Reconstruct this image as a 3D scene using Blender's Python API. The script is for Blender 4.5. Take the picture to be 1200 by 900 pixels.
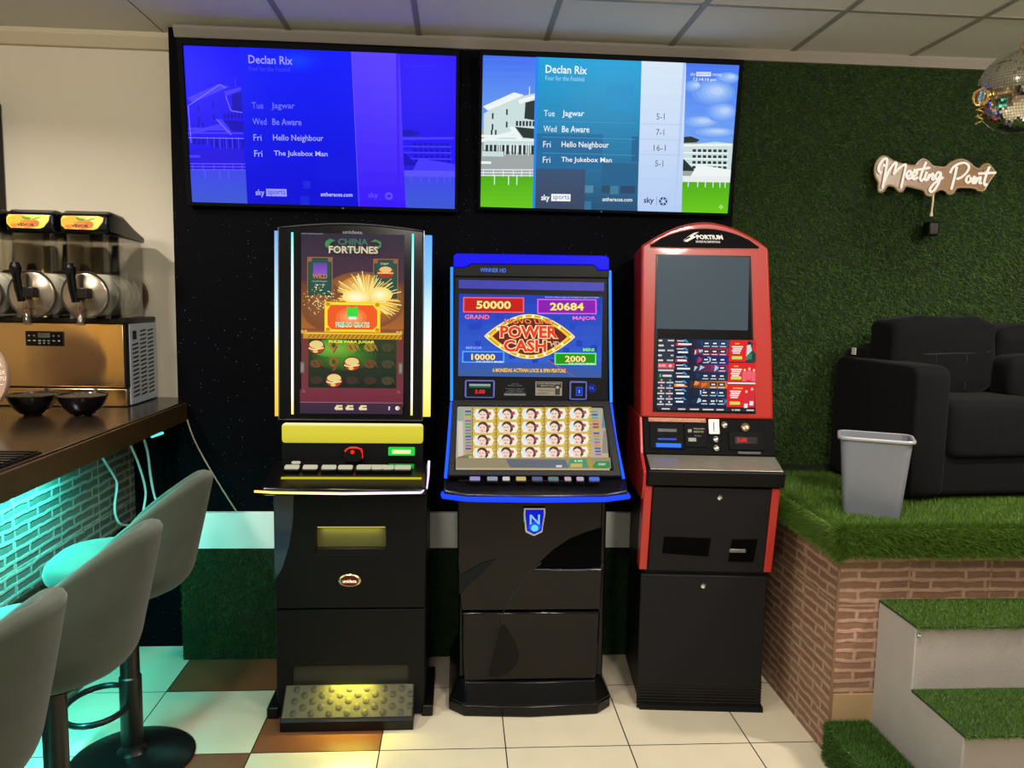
import bpy, bmesh, math, random
import numpy as np
from mathutils import Vector, Matrix
R = math.radians
random.seed(7)
for o in list(bpy.data.objects): bpy.data.objects.remove(o)
SC = bpy.context.scene
COL = SC.collection

# ------------------------------------------------------------------ camera
cam = bpy.data.objects.new('camera', bpy.data.cameras.new('camera'))
COL.objects.link(cam)
r_ = Vector((0.997554, -0.067346, 0.018703)); u_ = Vector((-0.011359, 0.107816, 0.994106)); f_ = Vector((0.068966, 0.991887, -0.106787))
cam.matrix_world = Matrix(((r_.x, u_.x, -f_.x, 0), (r_.y, u_.y, -f_.y, 0), (r_.z, u_.z, -f_.z, 1.6058), (0, 0, 0, 1)))
cam.data.sensor_width = 36; cam.data.lens = 924.2/1200*36; cam.data.clip_start = 0.02
SC.camera = cam
# ------------------------------------------------------------------ world, exposure
W = bpy.data.worlds.new('world'); SC.world = W; W.use_nodes = True
W.node_tree.nodes['Background'].inputs[0].default_value = (0.55, 0.6, 0.7, 1)
W.node_tree.nodes['Background'].inputs[1].default_value = 0.02
vs = SC.view_settings
vs.view_transform = 'Standard'; vs.look = 'None'; vs.exposure = 0; vs.gamma = 1; vs.use_curve_mapping = False
# ------------------------------------------------------------------ room lamps (ceiling downlights, bar LED) and added fill lights
def area(name, loc, size, power, col, shape='DISK', size_y=None, rot=(0, 0, 0), spread=150):
    l = bpy.data.lights.new(name, 'AREA'); l.shape = shape; l.size = size
    if size_y: l.size_y = size_y
    l.energy = power; l.color = col; l.spread = R(spread)
    o = bpy.data.objects.new(name, l); COL.objects.link(o); o.location = loc; o.rotation_euler = rot
    return o
WARM = (1.0, 0.92, 0.82)
area('downlight_lamp', (-0.75, 1.5, 2.655), .16, 17, WARM)
area('downlight_lamp', (0.75, 1.45, 2.655), .16, 18, WARM)
area('downlight_lamp', (2.45, 1.9, 2.655), .16, 40, WARM)
area('downlight_lamp', (-1.9, 2.3, 2.655), .16, 30, WARM)
area('downlight_lamp', (-0.75, -0.6, 2.655), .16, 8, WARM)
area('downlight_lamp', (0.75, -0.6, 2.655), .16, 8, WARM)
area('downlight_lamp', (2.3, -0.4, 2.655), .16, 8, WARM)
area('added_front_fill', (0.4, -3.12, 1.55), 5.2, 180, (0.94, 0.97, 1.0), 'RECTANGLE', 1.7, (R(-90), 0, 0), 170)  # added soft fill from behind the camera; front wall has no opening
def spot(name, loc, aim, power, col, ang=95, rad=.14):
    l = bpy.data.lights.new(name, 'SPOT'); l.energy = power; l.color = col; l.spot_size = R(ang); l.spot_blend = .9; l.shadow_soft_size = rad
    o = bpy.data.objects.new(name, l); COL.objects.link(o); o.location = loc
    o.rotation_euler = (Vector(aim)-Vector(loc)).to_track_quat('-Z', 'Y').to_euler()
SPOTC = (1.0, 0.93, 0.82)  # the spots below are added to raise the wall brightness
spot('added_wall_spot', (-1.9, .9, 2.58), (-1.75, 3.5, 2.1), 84, SPOTC)
spot('added_wall_spot', (-.3, .3, 2.58), (-.4, 3.4, 1.5), 60, SPOTC)
area('downlight_lamp', (-2.9, .3, 2.655), .16, 22, (1, .8, .5))  # added warm lamp, lights the left wall for the steel panel to reflect
spot('added_wall_spot', (1.1, .5, 2.58), (1.4, 3.4, 1.7), 110, SPOTC)
spot('added_wall_spot', (2.9, .9, 2.58), (2.4, 3.4, 1.75), 150, SPOTC, 62)
area('bar_strip_lamp', (-1.37, 2.05, 1.055), 1.5, 42, (0.06, 0.95, 0.85), 'RECTANGLE', .02, (0, 0, R(90)), 165)

# ------------------------------------------------------------------ colour and materials
def lin(h):
    h = h.lstrip('#')
    o = []
    for i in (0, 2, 4):
        c = int(h[i:i+2], 16)/255
        o.append(c/12.92 if c <= .04045 else ((c+.055)/1.055)**2.4)
    return (o[0], o[1], o[2], 1)
MC = {}
def mat(name, col, rough=.5, metal=0., spec=.5, coat=0., sheen=0., bump=0., bscale=200, mottle=0., mscale=8.):
    if name in MC: return MC[name]
    m = bpy.data.materials.new(name); m.use_nodes = True; nt = m.node_tree; b = nt.nodes['Principled BSDF']
    b.inputs['Base Color'].default_value = lin(col); b.inputs['Roughness'].default_value = rough; b.inputs['Metallic'].default_value = metal
    b.inputs['Specular IOR Level'].default_value = spec; b.inputs['Coat Weight'].default_value = coat; b.inputs['Coat Roughness'].default_value = .05
    b.inputs['Sheen Weight'].default_value = sheen
    tc = nt.nodes.new('ShaderNodeTexCoord')
    if bump:
        n = nt.nodes.new('ShaderNodeTexNoise'); n.inputs['Scale'].default_value = bscale; nt.links.new(tc.outputs['Object'], n.inputs['Vector'])
        n.inputs['Detail'].default_value = 3
        bp = nt.nodes.new('ShaderNodeBump'); bp.inputs['Strength'].default_value = bump; bp.inputs['Distance'].default_value = .01
        nt.links.new(n.outputs['Fac'], bp.inputs['Height']); nt.links.new(bp.outputs['Normal'], b.inputs['Normal'])
    if mottle:
        n = nt.nodes.new('ShaderNodeTexNoise'); n.inputs['Scale'].default_value = mscale; n.inputs['Detail'].default_value = 6
        nt.links.new(tc.outputs['Object'], n.inputs['Vector'])
        mx = nt.nodes.new('ShaderNodeMix'); mx.data_type = 'RGBA'; c = lin(col)
        mx.inputs[6].default_value = (c[0]*(1-mottle), c[1]*(1-mottle), c[2]*(1-mottle), 1)
        mx.inputs[7].default_value = (min(1, c[0]*(1+mottle)), min(1, c[1]*(1+mottle)), min(1, c[2]*(1+mottle)), 1)
        nt.links.new(n.outputs['Fac'], mx.inputs[0]); nt.links.new(mx.outputs[2], b.inputs['Base Color'])
    MC[name] = m
    return m
def emit(col, k=1., rough=.3):
    key = 'glow_%s_%.2f' % (col, k)
    if key in MC: return MC[key]
    m = bpy.data.materials.new(key); m.use_nodes = True; b = m.node_tree.nodes['Principled BSDF']
    b.inputs['Base Color'].default_value = (.01, .01, .01, 1); b.inputs['Roughness'].default_value = rough
    b.inputs['Specular IOR Level'].default_value = .04
    b.inputs['Emission Color'].default_value = lin(col); b.inputs['Emission Strength'].default_value = k
    MC[key] = m
    return m
def ramp_emit(name, stops, k=1., axis='Z'):
    if name in MC: return MC[name]
    m = bpy.data.materials.new(name); m.use_nodes = True; nt = m.node_tree; b = nt.nodes['Principled BSDF']
    tc = nt.nodes.new('ShaderNodeTexCoord'); sp = nt.nodes.new('ShaderNodeSeparateXYZ'); cr = nt.nodes.new('ShaderNodeValToRGB')
    nt.links.new(tc.outputs['Generated'], sp.inputs[0]); nt.links.new(sp.outputs[axis], cr.inputs[0]); nt.links.new(cr.outputs[0], b.inputs['Emission Color'])
    b.inputs['Emission Strength'].default_value = k; b.inputs['Base Color'].default_value = (.01, .01, .01, 1)
    el = cr.color_ramp.elements
    while len(el) < len(stops): el.new(.5)
    for e, (p, c) in zip(el, stops): e.position = p; e.color = lin(c)
    MC[name] = m
    return m
def glassy(name, tint, gloss=.12, alpha=.9):
    if name in MC: return MC[name]
    m = bpy.data.materials.new(name); m.use_nodes = True; nt = m.node_tree; nt.nodes.clear()
    out = nt.nodes.new('ShaderNodeOutputMaterial'); t = nt.nodes.new('ShaderNodeBsdfTransparent'); g = nt.nodes.new('ShaderNodeBsdfGlossy')
    t.inputs[0].default_value = lin(tint); g.inputs['Roughness'].default_value = .06
    fr = nt.nodes.new('ShaderNodeLayerWeight'); fr.inputs[0].default_value = .35
    mp = nt.nodes.new('ShaderNodeMath'); mp.operation = 'MULTIPLY_ADD'; mp.inputs[1].default_value = .6; mp.inputs[2].default_value = gloss
    nt.links.new(fr.outputs['Facing'], mp.inputs[0])
    mx = nt.nodes.new('ShaderNodeMixShader'); nt.links.new(mp.outputs[0], mx.inputs[0]); nt.links.new(t.outputs[0], mx.inputs[1]); nt.links.new(g.outputs[0], mx.inputs[2])
    nt.links.new(mx.outputs[0], out.inputs[0])
    MC[name] = m
    return m
def brick(name, c1, c2, mortar, bw=.13, rh=.036, ms=.009, jx=.30, jx0=0., jz=.30, jz0=0., joint='8a7560'):
    """slim-brick wall tile: staggered bricks plus the straight joints of the square tiles"""
    m = bpy.data.materials.new(name); m.use_nodes = True; nt = m.node_tree; b = nt.nodes['Principled BSDF']; L = nt.links.new
    tc = nt.nodes.new('ShaderNodeTexCoord'); sp = nt.nodes.new('ShaderNodeSeparateXYZ'); L(tc.outputs['Object'], sp.inputs[0])
    ad = nt.nodes.new('ShaderNodeMath'); L(sp.outputs[0], ad.inputs[0]); L(sp.outputs[1], ad.inputs[1])
    cb = nt.nodes.new('ShaderNodeCombineXYZ'); L(ad.outputs[0], cb.inputs[0]); L(sp.outputs[2], cb.inputs[1])
    nz = nt.nodes.new('ShaderNodeTexNoise'); nz.inputs['Scale'].default_value = 14; nz.inputs['Detail'].default_value = 4; L(tc.outputs['Object'], nz.inputs['Vector'])
    wob = nt.nodes.new('ShaderNodeMix'); wob.data_type = 'VECTOR'; wob.inputs[0].default_value = .02; L(cb.outputs[0], wob.inputs[4]); L(nz.outputs['Color'], wob.inputs[5])
    br = nt.nodes.new('ShaderNodeTexBrick'); L(wob.outputs[1], br.inputs['Vector'])
    br.inputs['Color1'].default_value = lin(c1); br.inputs['Color2'].default_value = lin(c2); br.inputs['Mortar'].default_value = lin(mortar)
    br.inputs['Scale'].default_value = 1; br.inputs['Brick Width'].default_value = bw; br.inputs['Row Height'].default_value = rh
    br.inputs['Mortar Size'].default_value = ms; br.inputs['Mortar Smooth'].default_value = .6; br.offset = .37; br.squash = 1
    def lines(src, off, per):
        a = nt.nodes.new('ShaderNodeMath'); a.operation = 'SUBTRACT'; L(src, a.inputs[0]); a.inputs[1].default_value = off
        w = nt.nodes.new('ShaderNodeMath'); w.operation = 'PINGPONG'; L(a.outputs[0], w.inputs[0]); w.inputs[1].default_value = per/2
        t = nt.nodes.new('ShaderNodeMath'); t.operation = 'LESS_THAN'; L(w.outputs[0], t.inputs[0]); t.inputs[1].default_value = .0032
        return t.outputs[0]
    mxx = nt.nodes.new('ShaderNodeMath'); mxx.operation = 'MAXIMUM'; L(lines(ad.outputs[0], jx0, jx), mxx.inputs[0]); L(lines(sp.outputs[2], jz0, jz), mxx.inputs[1])
    mx = nt.nodes.new('ShaderNodeMix'); mx.data_type = 'RGBA'; L(mxx.outputs[0], mx.inputs[0]); L(br.outputs['Color'], mx.inputs[6]); mx.inputs[7].default_value = lin(joint)
    n2 = nt.nodes.new('ShaderNodeTexNoise'); n2.inputs['Scale'].default_value = 60; n2.inputs['Detail'].default_value = 5; L(tc.outputs['Object'], n2.inputs['Vector'])
    mu = nt.nodes.new('ShaderNodeMix'); mu.data_type = 'RGBA'; mu.blend_type = 'MULTIPLY'; mu.inputs[0].default_value = .55; L(mx.outputs[2], mu.inputs[6]); L(n2.outputs['Color'], mu.inputs[7])
    hs = nt.nodes.new('ShaderNodeRGBToBW'); L(n2.outputs['Color'], hs.inputs[0]); L(hs.outputs[0], mu.inputs[7])
    L(mu.outputs[2], b.inputs['Base Color']); b.inputs['Roughness'].default_value = .62
    bp = nt.nodes.new('ShaderNodeBump'); bp.inputs['Strength'].default_value = .5; bp.inputs['Distance'].default_value = .004; L(br.outputs['Fac'], bp.inputs['Height']); L(bp.outputs[0], b.inputs['Normal'])
    return m
def speckle(name, base, dot, scale=420, thr=.09, rough=.55):
    m = bpy.data.materials.new(name); m.use_nodes = True; nt = m.node_tree; b = nt.nodes['Principled BSDF']; L = nt.links.new
    tc = nt.nodes.new('ShaderNodeTexCoord'); v = nt.nodes.new('ShaderNodeTexVoronoi'); v.inputs['Scale'].default_value = scale/4; L(tc.outputs['Object'], v.inputs['Vector'])
    sp = nt.nodes.new('ShaderNodeSeparateColor'); L(v.outputs['Color'], sp.inputs[0])
    g = nt.nodes.new('ShaderNodeMath'); g.operation = 'LESS_THAN'; g.inputs[1].default_value = thr; L(sp.outputs[0], g.inputs[0])
    d = nt.nodes.new('ShaderNodeMath'); d.operation = 'LESS_THAN'; d.inputs[1].default_value = .24; L(v.outputs['Distance'], d.inputs[0])
    p = nt.nodes.new('ShaderNodeMath'); p.operation = 'MULTIPLY'; L(g.outputs[0], p.inputs[0]); L(d.outputs[0], p.inputs[1])
    mx = nt.nodes.new('ShaderNodeMix'); mx.data_type = 'RGBA'; mx.inputs[6].default_value = lin(base); mx.inputs[7].default_value = lin(dot); L(p.outputs[0], mx.inputs[0])
    L(mx.outputs[2], b.inputs['Base Color']); b.inputs['Roughness'].default_value = rough; b.inputs['Specular IOR Level'].default_value = .05
    nz = nt.nodes.new('ShaderNodeTexNoise'); nz.inputs['Scale'].default_value = 300; L(tc.outputs['Object'], nz.inputs['Vector'])
    bp = nt.nodes.new('ShaderNodeBump'); bp.inputs['Strength'].default_value = .4; bp.inputs['Distance'].default_value = .003; L(nz.outputs[0], bp.inputs['Height']); L(bp.outputs[0], b.inputs['Normal'])
    return m
def grass(name, c1, c2):
    m = bpy.data.materials.new(name); m.use_nodes = True; nt = m.node_tree; b = nt.nodes['Principled BSDF']; L = nt.links.new
    g = nt.nodes.new('ShaderNodeNewGeometry'); mx = nt.nodes.new('ShaderNodeMix'); mx.data_type = 'RGBA'
    mx.inputs[6].default_value = lin(c1); mx.inputs[7].default_value = lin(c2); L(g.outputs['Random Per Island'], mx.inputs[0]); L(mx.outputs[2], b.inputs['Base Color'])
    b.inputs['Roughness'].default_value = .5; b.inputs['Specular IOR Level'].default_value = .35
    return m

BLK = mat('black_gloss', '08080a', .2, spec=.3)
BLKM = mat('black_satin', '09090b', .45, spec=.2)
BLKP = mat('black_plastic', '0a0a0b', .35, spec=.3)
BLKX = mat('black_matte', '060607', .6, spec=.08)
CHAR = mat('charcoal_paint', '151518', .6, spec=.2)
STEEL = mat('brushed_steel', 'd8b88c', .24, 1.)
CHROME = mat('chrome', 'd8d8d8', .12, 1.)
SILVER = mat('silver_metal', 'c9c4b4', .35, .8)
RED = mat('red_enamel', 'b02a22', .35, coat=.2)
WHITE = mat('white_plastic', 'e4e2da', .4)
VELVET = mat('grey_green_velvet', '42483e', .85, sheen=.2, mottle=.36, mscale=9, spec=.2)
SOFA = mat('black_velour', '050507', .85, sheen=.03, spec=.15, bump=.35, bscale=16, mottle=.3, mscale=9)
CREAMWALL = mat('cream_wall_paint', 'd9d0ba', .8, bump=.06, bscale=60)
CEIL = mat('ceiling_board', 'd2d0c8', .9, bump=.1, bscale=350)
TBAR = mat('ceiling_bar', '8d8980', .5)
PLASTER = mat('grey_plaster', 'aaa29c', .85, mottle=.1, mscale=9, bump=.1, bscale=120)
TAN = mat('cream_tile', 'b89a72', .5)
WOODTOP = mat('dark_brown_counter', '20160f', .2, mottle=.3, mscale=5)
WOODEDGE = mat('bronze_counter_edge', '3c2b12', .42, mottle=.35, mscale=16)
GALV = mat('grey_bin_plastic', '7e828c', .36, .15)

# ------------------------------------------------------------------ mesh helpers
class MB:
    def __init__(s): s.v = []; s.f = []; s.m = []
    def add(s, v, f, m=0):
        n = len(s.v); s.v += [tuple(p) for p in v]; s.f += [tuple(i+n for i in q) for q in f]; s.m += [m]*len(f)
        return s
    def box(s, x0, x1, y0, y1, z0, z1, m=0):
        v = [(x, y, z) for x in (x0, x1) for y in (y0, y1) for z in (z0, z1)]
        return s.add(v, [(0, 1, 3, 2), (4, 6, 7, 5), (0, 4, 5, 1), (2, 3, 7, 6), (0, 2, 6, 4), (1, 5, 7, 3)], m)
    def prism(s, poly, ax, a, b, m=0):
        def P(p, t): return (t, p[0], p[1]) if ax == 'x' else ((p[0], t, p[1]) if ax == 'y' else (p[0], p[1], t))
        n = len(poly); v = [P(p, a) for p in poly]+[P(p, b) for p in poly]
        return s.add(v, [tuple(range(n)), tuple(range(2*n-1, n-1, -1))]+[(i, (i+1) % n, (i+1) % n+n, i+n) for i in range(n)], m)
    def ring(s, outer, inner, ax, a, b, m=0):
        """frame: outer and inner outlines with the same number of points"""
        def P(p, t): return (t, p[0], p[1]) if ax == 'x' else ((p[0], t, p[1]) if ax == 'y' else (p[0], p[1], t))
        n = len(outer); v = [P(p, a) for p in outer]+[P(p, a) for p in inner]+[P(p, b) for p in outer]+[P(p, b) for p in inner]
        f = []
        for i in range(n):
            j = (i+1) % n
            f += [(i, j, j+n, i+n), (i+2*n, i+3*n, j+3*n, j+2*n), (i, i+2*n, j+2*n, j), (i+n, j+n, j+3*n, i+3*n)]
        return s.add(v, f, m)
    def tube(s, pts, r, seg=8, closed=False, m=0):
        pts = [Vector(p) for p in pts]; n = len(pts); base = []; rr = r if isinstance(r, (list, tuple)) else [r]*n
        up = None; V = []
        for i, p in enumerate(pts):
            a = pts[(i-1) % n] if (closed or i > 0) else p; b = pts[(i+1) % n] if (closed or i < n-1) else p
            t = (b-a).normalized()
            if up is None: up = t.orthogonal().normalized()
            up = (up-t*up.dot(t)); up = up.normalized() if up.length > 1e-6 else t.orthogonal().normalized()
            sd = t.cross(up)
            V += [p+(up*math.cos(2*math.pi*k/seg)+sd*math.sin(2*math.pi*k/seg))*rr[i] for k in range(seg)]
        F = []
        for i in range(n if closed else n-1):
            j = (i+1) % n
            F += [(i*seg+k, i*seg+(k+1) % seg, j*seg+(k+1) % seg, j*seg+k) for k in range(seg)]
        if not closed: F += [tuple(range(seg-1, -1, -1)), tuple((n-1)*seg+k for k in range(seg))]
        return s.add(V, F, m)
    def lathe(s, prof, c=(0, 0, 0), seg=32, ax='z', m=0, sx=1., sy=1.):
        V = []; F = []
        for (r, z) in prof:
            for k in range(seg):
                a = 2*math.pi*k/seg; p = (r*math.cos(a)*sx, r*math.sin(a)*sy, z)
                if ax == 'y': p = (p[0], p[2], p[1])
                if ax == 'x': p = (p[2], p[0], p[1])
                V.append((p[0]+c[0], p[1]+c[1], p[2]+c[2]))
        n = len(prof)
        for i in range(n-1): F += [(i*seg+k, i*seg+(k+1) % seg, (i+1)*seg+(k+1) % seg, (i+1)*seg+k) for k in range(seg)]
        F += [tuple(range(seg-1, -1, -1)), tuple((n-1)*seg+k for k in range(seg))]
        return s.add(V, F, m)
    def xf(s, M): s.v = [tuple(M @ Vector(p)) for p in s.v]; return s
def obj(name, mb, mats, parent=None, bevel=0., smooth=None, seg=2, fix=True, loc=None):
    me = bpy.data.meshes.new(name); me.from_pydata(mb.v, [], mb.f)
    for m in (mats if isinstance(mats, (list, tuple)) else [mats]): me.materials.append(m)
    if len(set(mb.m)) > 1: me.polygons.foreach_set('material_index', mb.m)
    if fix:
        bm = bmesh.new(); bm.from_mesh(me); bmesh.ops.recalc_face_normals(bm, faces=bm.faces[:]); bm.to_mesh(me); bm.free()
    if smooth is not None:
        me.shade_smooth(); me.set_sharp_from_angle(angle=R(smooth))
    me.update()
    o = bpy.data.objects.new(name, me); COL.objects.link(o)
    if parent: o.parent = parent
    if loc: o.location = loc
    if bevel:
        b = o.modifiers.new('bevel', 'BEVEL'); b.width = bevel; b.segments = seg; b.limit_method = 'ANGLE'; b.angle_limit = R(35)
        if smooth is None: me.shade_smooth(); me.set_sharp_from_angle(angle=R(35))
    return o
def tag(o, label, cat, group=None, kind=None):
    o['label'] = label; o['category'] = cat
    if group: o['group'] = group
    if kind: o['kind'] = kind
    return o
def thing(name, label, cat, loc=(0, 0, 0), rz=0., group=None):
    o = bpy.data.objects.new(name, None); COL.objects.link(o); o.location = loc; o.rotation_euler = (0, 0, rz); o.empty_display_size = .1
    return tag(o, label, cat, group)
def struct(name, mb, m, bevel=0., smooth=None):
    o = obj(name, mb, m, None, bevel, smooth); o['kind'] = 'structure'
    return o
def lean(y0, z0, y1, z1):
    """maps (x, depth, height along the slope) to a plane leaning from (y0,z0) to (y1,z1)"""
    d = Vector((0, y1-y0, z1-z0)).normalized(); n = Vector((0, d.z, -d.y))
    return Matrix(((1, 0, 0, 0), (0, n.y, d.y, y0), (0, n.z, d.z, z0), (0, 0, 0, 1)))
def rrect(x0, x1, y0, y1, r, n=5):
    o = []
    for cx, cy, a in ((x1-r, y1-r, 0), (x0+r, y1-r, 90), (x0+r, y0+r, 180), (x1-r, y0+r, 270)):
        for k in range(n+1): t = R(a+90*k/n); o.append((cx+r*math.cos(t), cy+r*math.sin(t)))
    return o
def spline(pts, n=6, closed=False):
    P = [Vector(p) for p in pts]; N = len(P); out = []
    for i in range(N if closed else N-1):
        a = P[(i-1) % N] if (closed or i > 0) else P[i]; b = P[i]; c = P[(i+1) % N]; d = P[(i+2) % N] if (closed or i < N-2) else c
        for k in range(n):
            t = k/n
            out.append(.5*((2*b)+(c-a)*t+(2*a-5*b+4*c-d)*t*t+(3*b-a-3*c+d)*t**3))
    if not closed: out.append(P[-1])
    return [tuple(p) for p in out]
def pillow(sx, sy, sz, e=.35, nu=28, nv=16, wrinkle=0., seed=0, c=(0, 0, 0)):
    """soft box (superellipsoid) with shallow wrinkles"""
    mb = MB(); rn = random.Random(seed); ph = [rn.uniform(0, 6.28) for _ in range(8)]
    def pw(v, e): return math.copysign(abs(v)**e, v)
    V = []; F = []
    for i in range(nv+1):
        a = -math.pi/2+math.pi*i/nv
        for j in range(nu):
            b = 2*math.pi*j/nu
            x = pw(math.cos(a), e)*pw(math.cos(b), e); y = pw(math.cos(a), e)*pw(math.sin(b), e); z = pw(math.sin(a), e)
            w = 1+wrinkle*(math.sin(7*x+ph[0]+4*z)*math.sin(5*z+ph[1])+.6*math.sin(13*x-6*z+ph[2])+.4*math.sin(17*z+9*y+ph[3]))
            V.append((c[0]+x*sx*(1+(w-1)*.3), c[1]+y*sy*w, c[2]+z*sz*(1+(w-1)*.5)))
    for i in range(nv):
        F += [(i*nu+j, i*nu+(j+1) % nu, (i+1)*nu+(j+1) % nu, (i+1)*nu+j) for j in range(nu)]
    return mb.add(V, F)

# ------------------------------------------------------------------ flat graphics (screens, labels): one mesh, many colours
TXT = {}
def text_mesh(s, bold=0.):
    k = (s, bold)
    if k in TXT: return TXT[k]
    cu = bpy.data.curves.new('letters', 'FONT'); cu.body = s; cu.size = 1; cu.resolution_u = 2; cu.offset = bold
    o = bpy.data.objects.new('letters', cu); COL.objects.link(o)
    dg = bpy.context.evaluated_depsgraph_get(); me = bpy.data.meshes.new_from_object(o.evaluated_get(dg))
    v = [(p.co.x, p.co.y) for p in me.vertices]; f = [tuple(p.vertices) for p in me.polygons]
    bpy.data.objects.remove(o); bpy.data.curves.remove(cu); bpy.data.meshes.remove(me)
    TXT[k] = (v, f)
    return TXT[k]
class G:
    """drawing board: items are laid out in picture units; quad = the four corners (TL,TR,BR,BL) of the board in those units"""
    def __init__(s, quad, k=1., step=.00006):
        s.k = k; s.items = []; s.step = step; s.mats = []; s.idx = {}; s.mb = MB(); s.n = 0
        A = []; B = []
        for (x, y), (u, v) in zip(quad, ((0, 0), (1, 0), (1, 1), (0, 1))):
            A += [[x, y, 1, 0, 0, 0, -u*x, -u*y], [0, 0, 0, x, y, 1, -v*x, -v*y]]; B += [u, v]
        s.h = np.linalg.solve(np.array(A, float), np.array(B, float))
    def uv(s, x, y):
        h = s.h; w = h[6]*x+h[7]*y+1
        return ((h[0]*x+h[1]*y+h[2])/w, (h[3]*x+h[4]*y+h[5])/w)
    def mi(s, c, k):
        m = c if not isinstance(c, str) else (emit(c, s.k if k is None else k) if s.k is not None else mat('print_'+c, c, .5))
        if m.name not in s.idx: s.idx[m.name] = len(s.mats); s.mats.append(m)
        return s.idx[m.name]
    def raw(s, pts, faces, c, k=None):
        s.n += 1; z = s.n*s.step
        s.mb.add([(min(max(a, 0), 1), min(max(b, 0), 1), z) for a, b in (s.uv(*p) for p in pts)], faces, s.mi(c, k)); return s
    def poly(s, pts, c, k=None): return s.raw(pts, [tuple(range(len(pts)))], c, k)
    def rect(s, x0, y0, x1, y1, c, k=None): return s.poly([(x0, y0), (x1, y0), (x1, y1), (x0, y1)], c, k)
    def grad(s, x0, y0, x1, y1, c0, c1, n=16, vert=True):
        a, b = lin(c0), lin(c1)
        for i in range(n):
            t = (i+.5)/n; rgb = [x+(y-x)*t for x, y in zip(a, b)]
            hx = ''.join('%02x' % round(255*(12.92*q if q <= .0031308 else 1.055*q**(1/2.4)-.055)) for q in rgb[:3])
            if vert: s.rect(x0, y0+(y1-y0)*i/n, x1, y0+(y1-y0)*(i+1)/n, hx); s.n -= 1
            else: s.rect(x0+(x1-x0)*i/n, y0, x0+(x1-x0)*(i+1)/n, y1, hx); s.n -= 1
        s.n += 1
        return s
    def line(s, x0, y0, x1, y1, w, c, k=None):
        d = Vector((x1-x0, y1-y0)); n = Vector((-d.y, d.x)).normalized()*w/2
        return s.poly([(x0+n.x, y0+n.y), (x1+n.x, y1+n.y), (x1-n.x, y1-n.y), (x0-n.x, y0-n.y)], c, k)
    def disc(s, x, y, rx, ry, c, k=None, n=20): return s.poly([(x+rx*math.cos(2*math.pi*i/n), y+ry*math.sin(2*math.pi*i/n)) for i in range(n)], c, k)
    def text(s, t, x0, y0, x1, y1, c, bold=0., shear=0., k=None, skew=0.):
        v, f = text_mesh(t, bold)
        if not v: return s
        ax = [p[0] for p in v]; ay = [p[1] for p in v]; a0, a1, b0, b1 = min(ax), max(ax), min(ay), max(ay)
        P = [(x0+((px-a0)/(a1-a0))*(x1-x0)+shear*(py-b0)/(b1-b0)*(y1-y0), y1-(py-b0)/(b1-b0)*(y1-y0)+skew*(px-a0)/(a1-a0)) for px, py in v]
        return s.raw(P, f, c, k)
    def build(s, name, parent, x0, x1, z0, z1, M=None, y=0.):
        """board spans x0..x1 and z0..z1 of a vertical plane at depth y, then moved by M"""
        mb = s.mb; mb.v = [(x0+(x1-x0)*u, y-z, z1+(z0-z1)*v) for u, v, z in mb.v]
        if M is not None: mb.xf(M)
        return obj(name, mb, s.mats, parent, fix=False)

# ------------------------------------------------------------------ SETTING
ZC = 2.68; YB = 3.43; YW = 3.56
S = .45; FX = -1.162; FY = 2.676
fl = MB()
fl.box(-4, 4.2, -3.2, 3.7, -.05, -.003, 2)
for i in range(-7, 12):
    for j in range(-13, 3):
        x, y = FX+i*S, FY+j*S; g = .0022
        if x+S < -4 or x > 4.2: continue
        brown = (i <= 1 and (i+j) % 2 == 1 and i >= 0) or (i < 0 and j < -1 and (i*3+j*5) % 7 == 0) or (i, j) == (1, 1)
        fl.add([(x+g, y+g, 0), (x+S-g, y+g, 0), (x+S-g, min(y+S-g, 3.7), 0), (x+g, min(y+S-g, 3.7), 0)], [(0, 1, 2, 3)], 1 if brown else 0)
FT = mat('cream_floor_tile', 'd8ccb2', .22, mottle=.10, mscale=6); FB = mat('terracotta_floor_tile', '7a4a30', .28, mottle=.25, mscale=7)
struct('floor', fl, [FT, FB, mat('dark_grout', '1a1512', .9)])
ce = MB(); ce.box(-4, 4.2, -3.2, 3.7, ZC, ZC+.05)
struct('ceiling', ce, CEIL)
tb = MB()
for c in range(1, 10): x = -1.2274+c*.5265; tb.box(x-.011, x+.011, -3.2, 3.41, ZC-.004, ZC+.01)
for k in range(12): y = 2.928-k*.5265; tb.box(-.74, 4.2, y-.011, y+.011, ZC-.0035, ZC+.01)
struct('trim_1', tb, TBAR)
tk = MB(); tk.box(-1.235, -1.231, 2.2, YW, ZC-.001, ZC+.01); struct('trim_2', tk, mat('ceiling_crack', '55504a', .9))  # thin dark crack line in the ceiling
cn = MB(); cn.prism([(3.41, 2.637), (3.43, 2.637), (3.43, 2.68), (3.395, 2.68), (3.395, 2.668)], 'x', -1.16, 4.2); struct('trim_3', cn, mat('cornice_grey', '8f877b', .6))
cn = MB(); cn.prism([(3.53, 2.62), (3.56, 2.62), (3.56, 2.68), (3.50, 2.68), (3.50, 2.66)], 'x', -4, -1.19); struct('trim_4', cn, mat('cornice_cream', 'c9bda2', .6))
struct('wall_back', MB().box(-1.19, 1.19, YB, YB+.12, 0, ZC), speckle('black_glitter_wall', '020206', '3c4868', thr=.05))
struct('wall_back_return', MB().box(-1.62, -1.19, YW-.008, YW, 0, 1.069), bpy.data.materials['black_glitter_wall'])
struct('wall_left_bay', MB().box(-4, -1.19, YW, YW+.12, 0, ZC), CREAMWALL)
struct('wall_right_bay', MB().box(1.19, 4.2, YB, YB+.12, 0, ZC), mat('turf_backing', '13240d', .9))
struct('wall_left', MB().box(-4.1, -4, -3.2, 3.7, 0, ZC), CREAMWALL)
struct('wall_right', MB().box(4.2, 4.3, -3.2, 3.7, 0, ZC), CREAMWALL)
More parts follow.
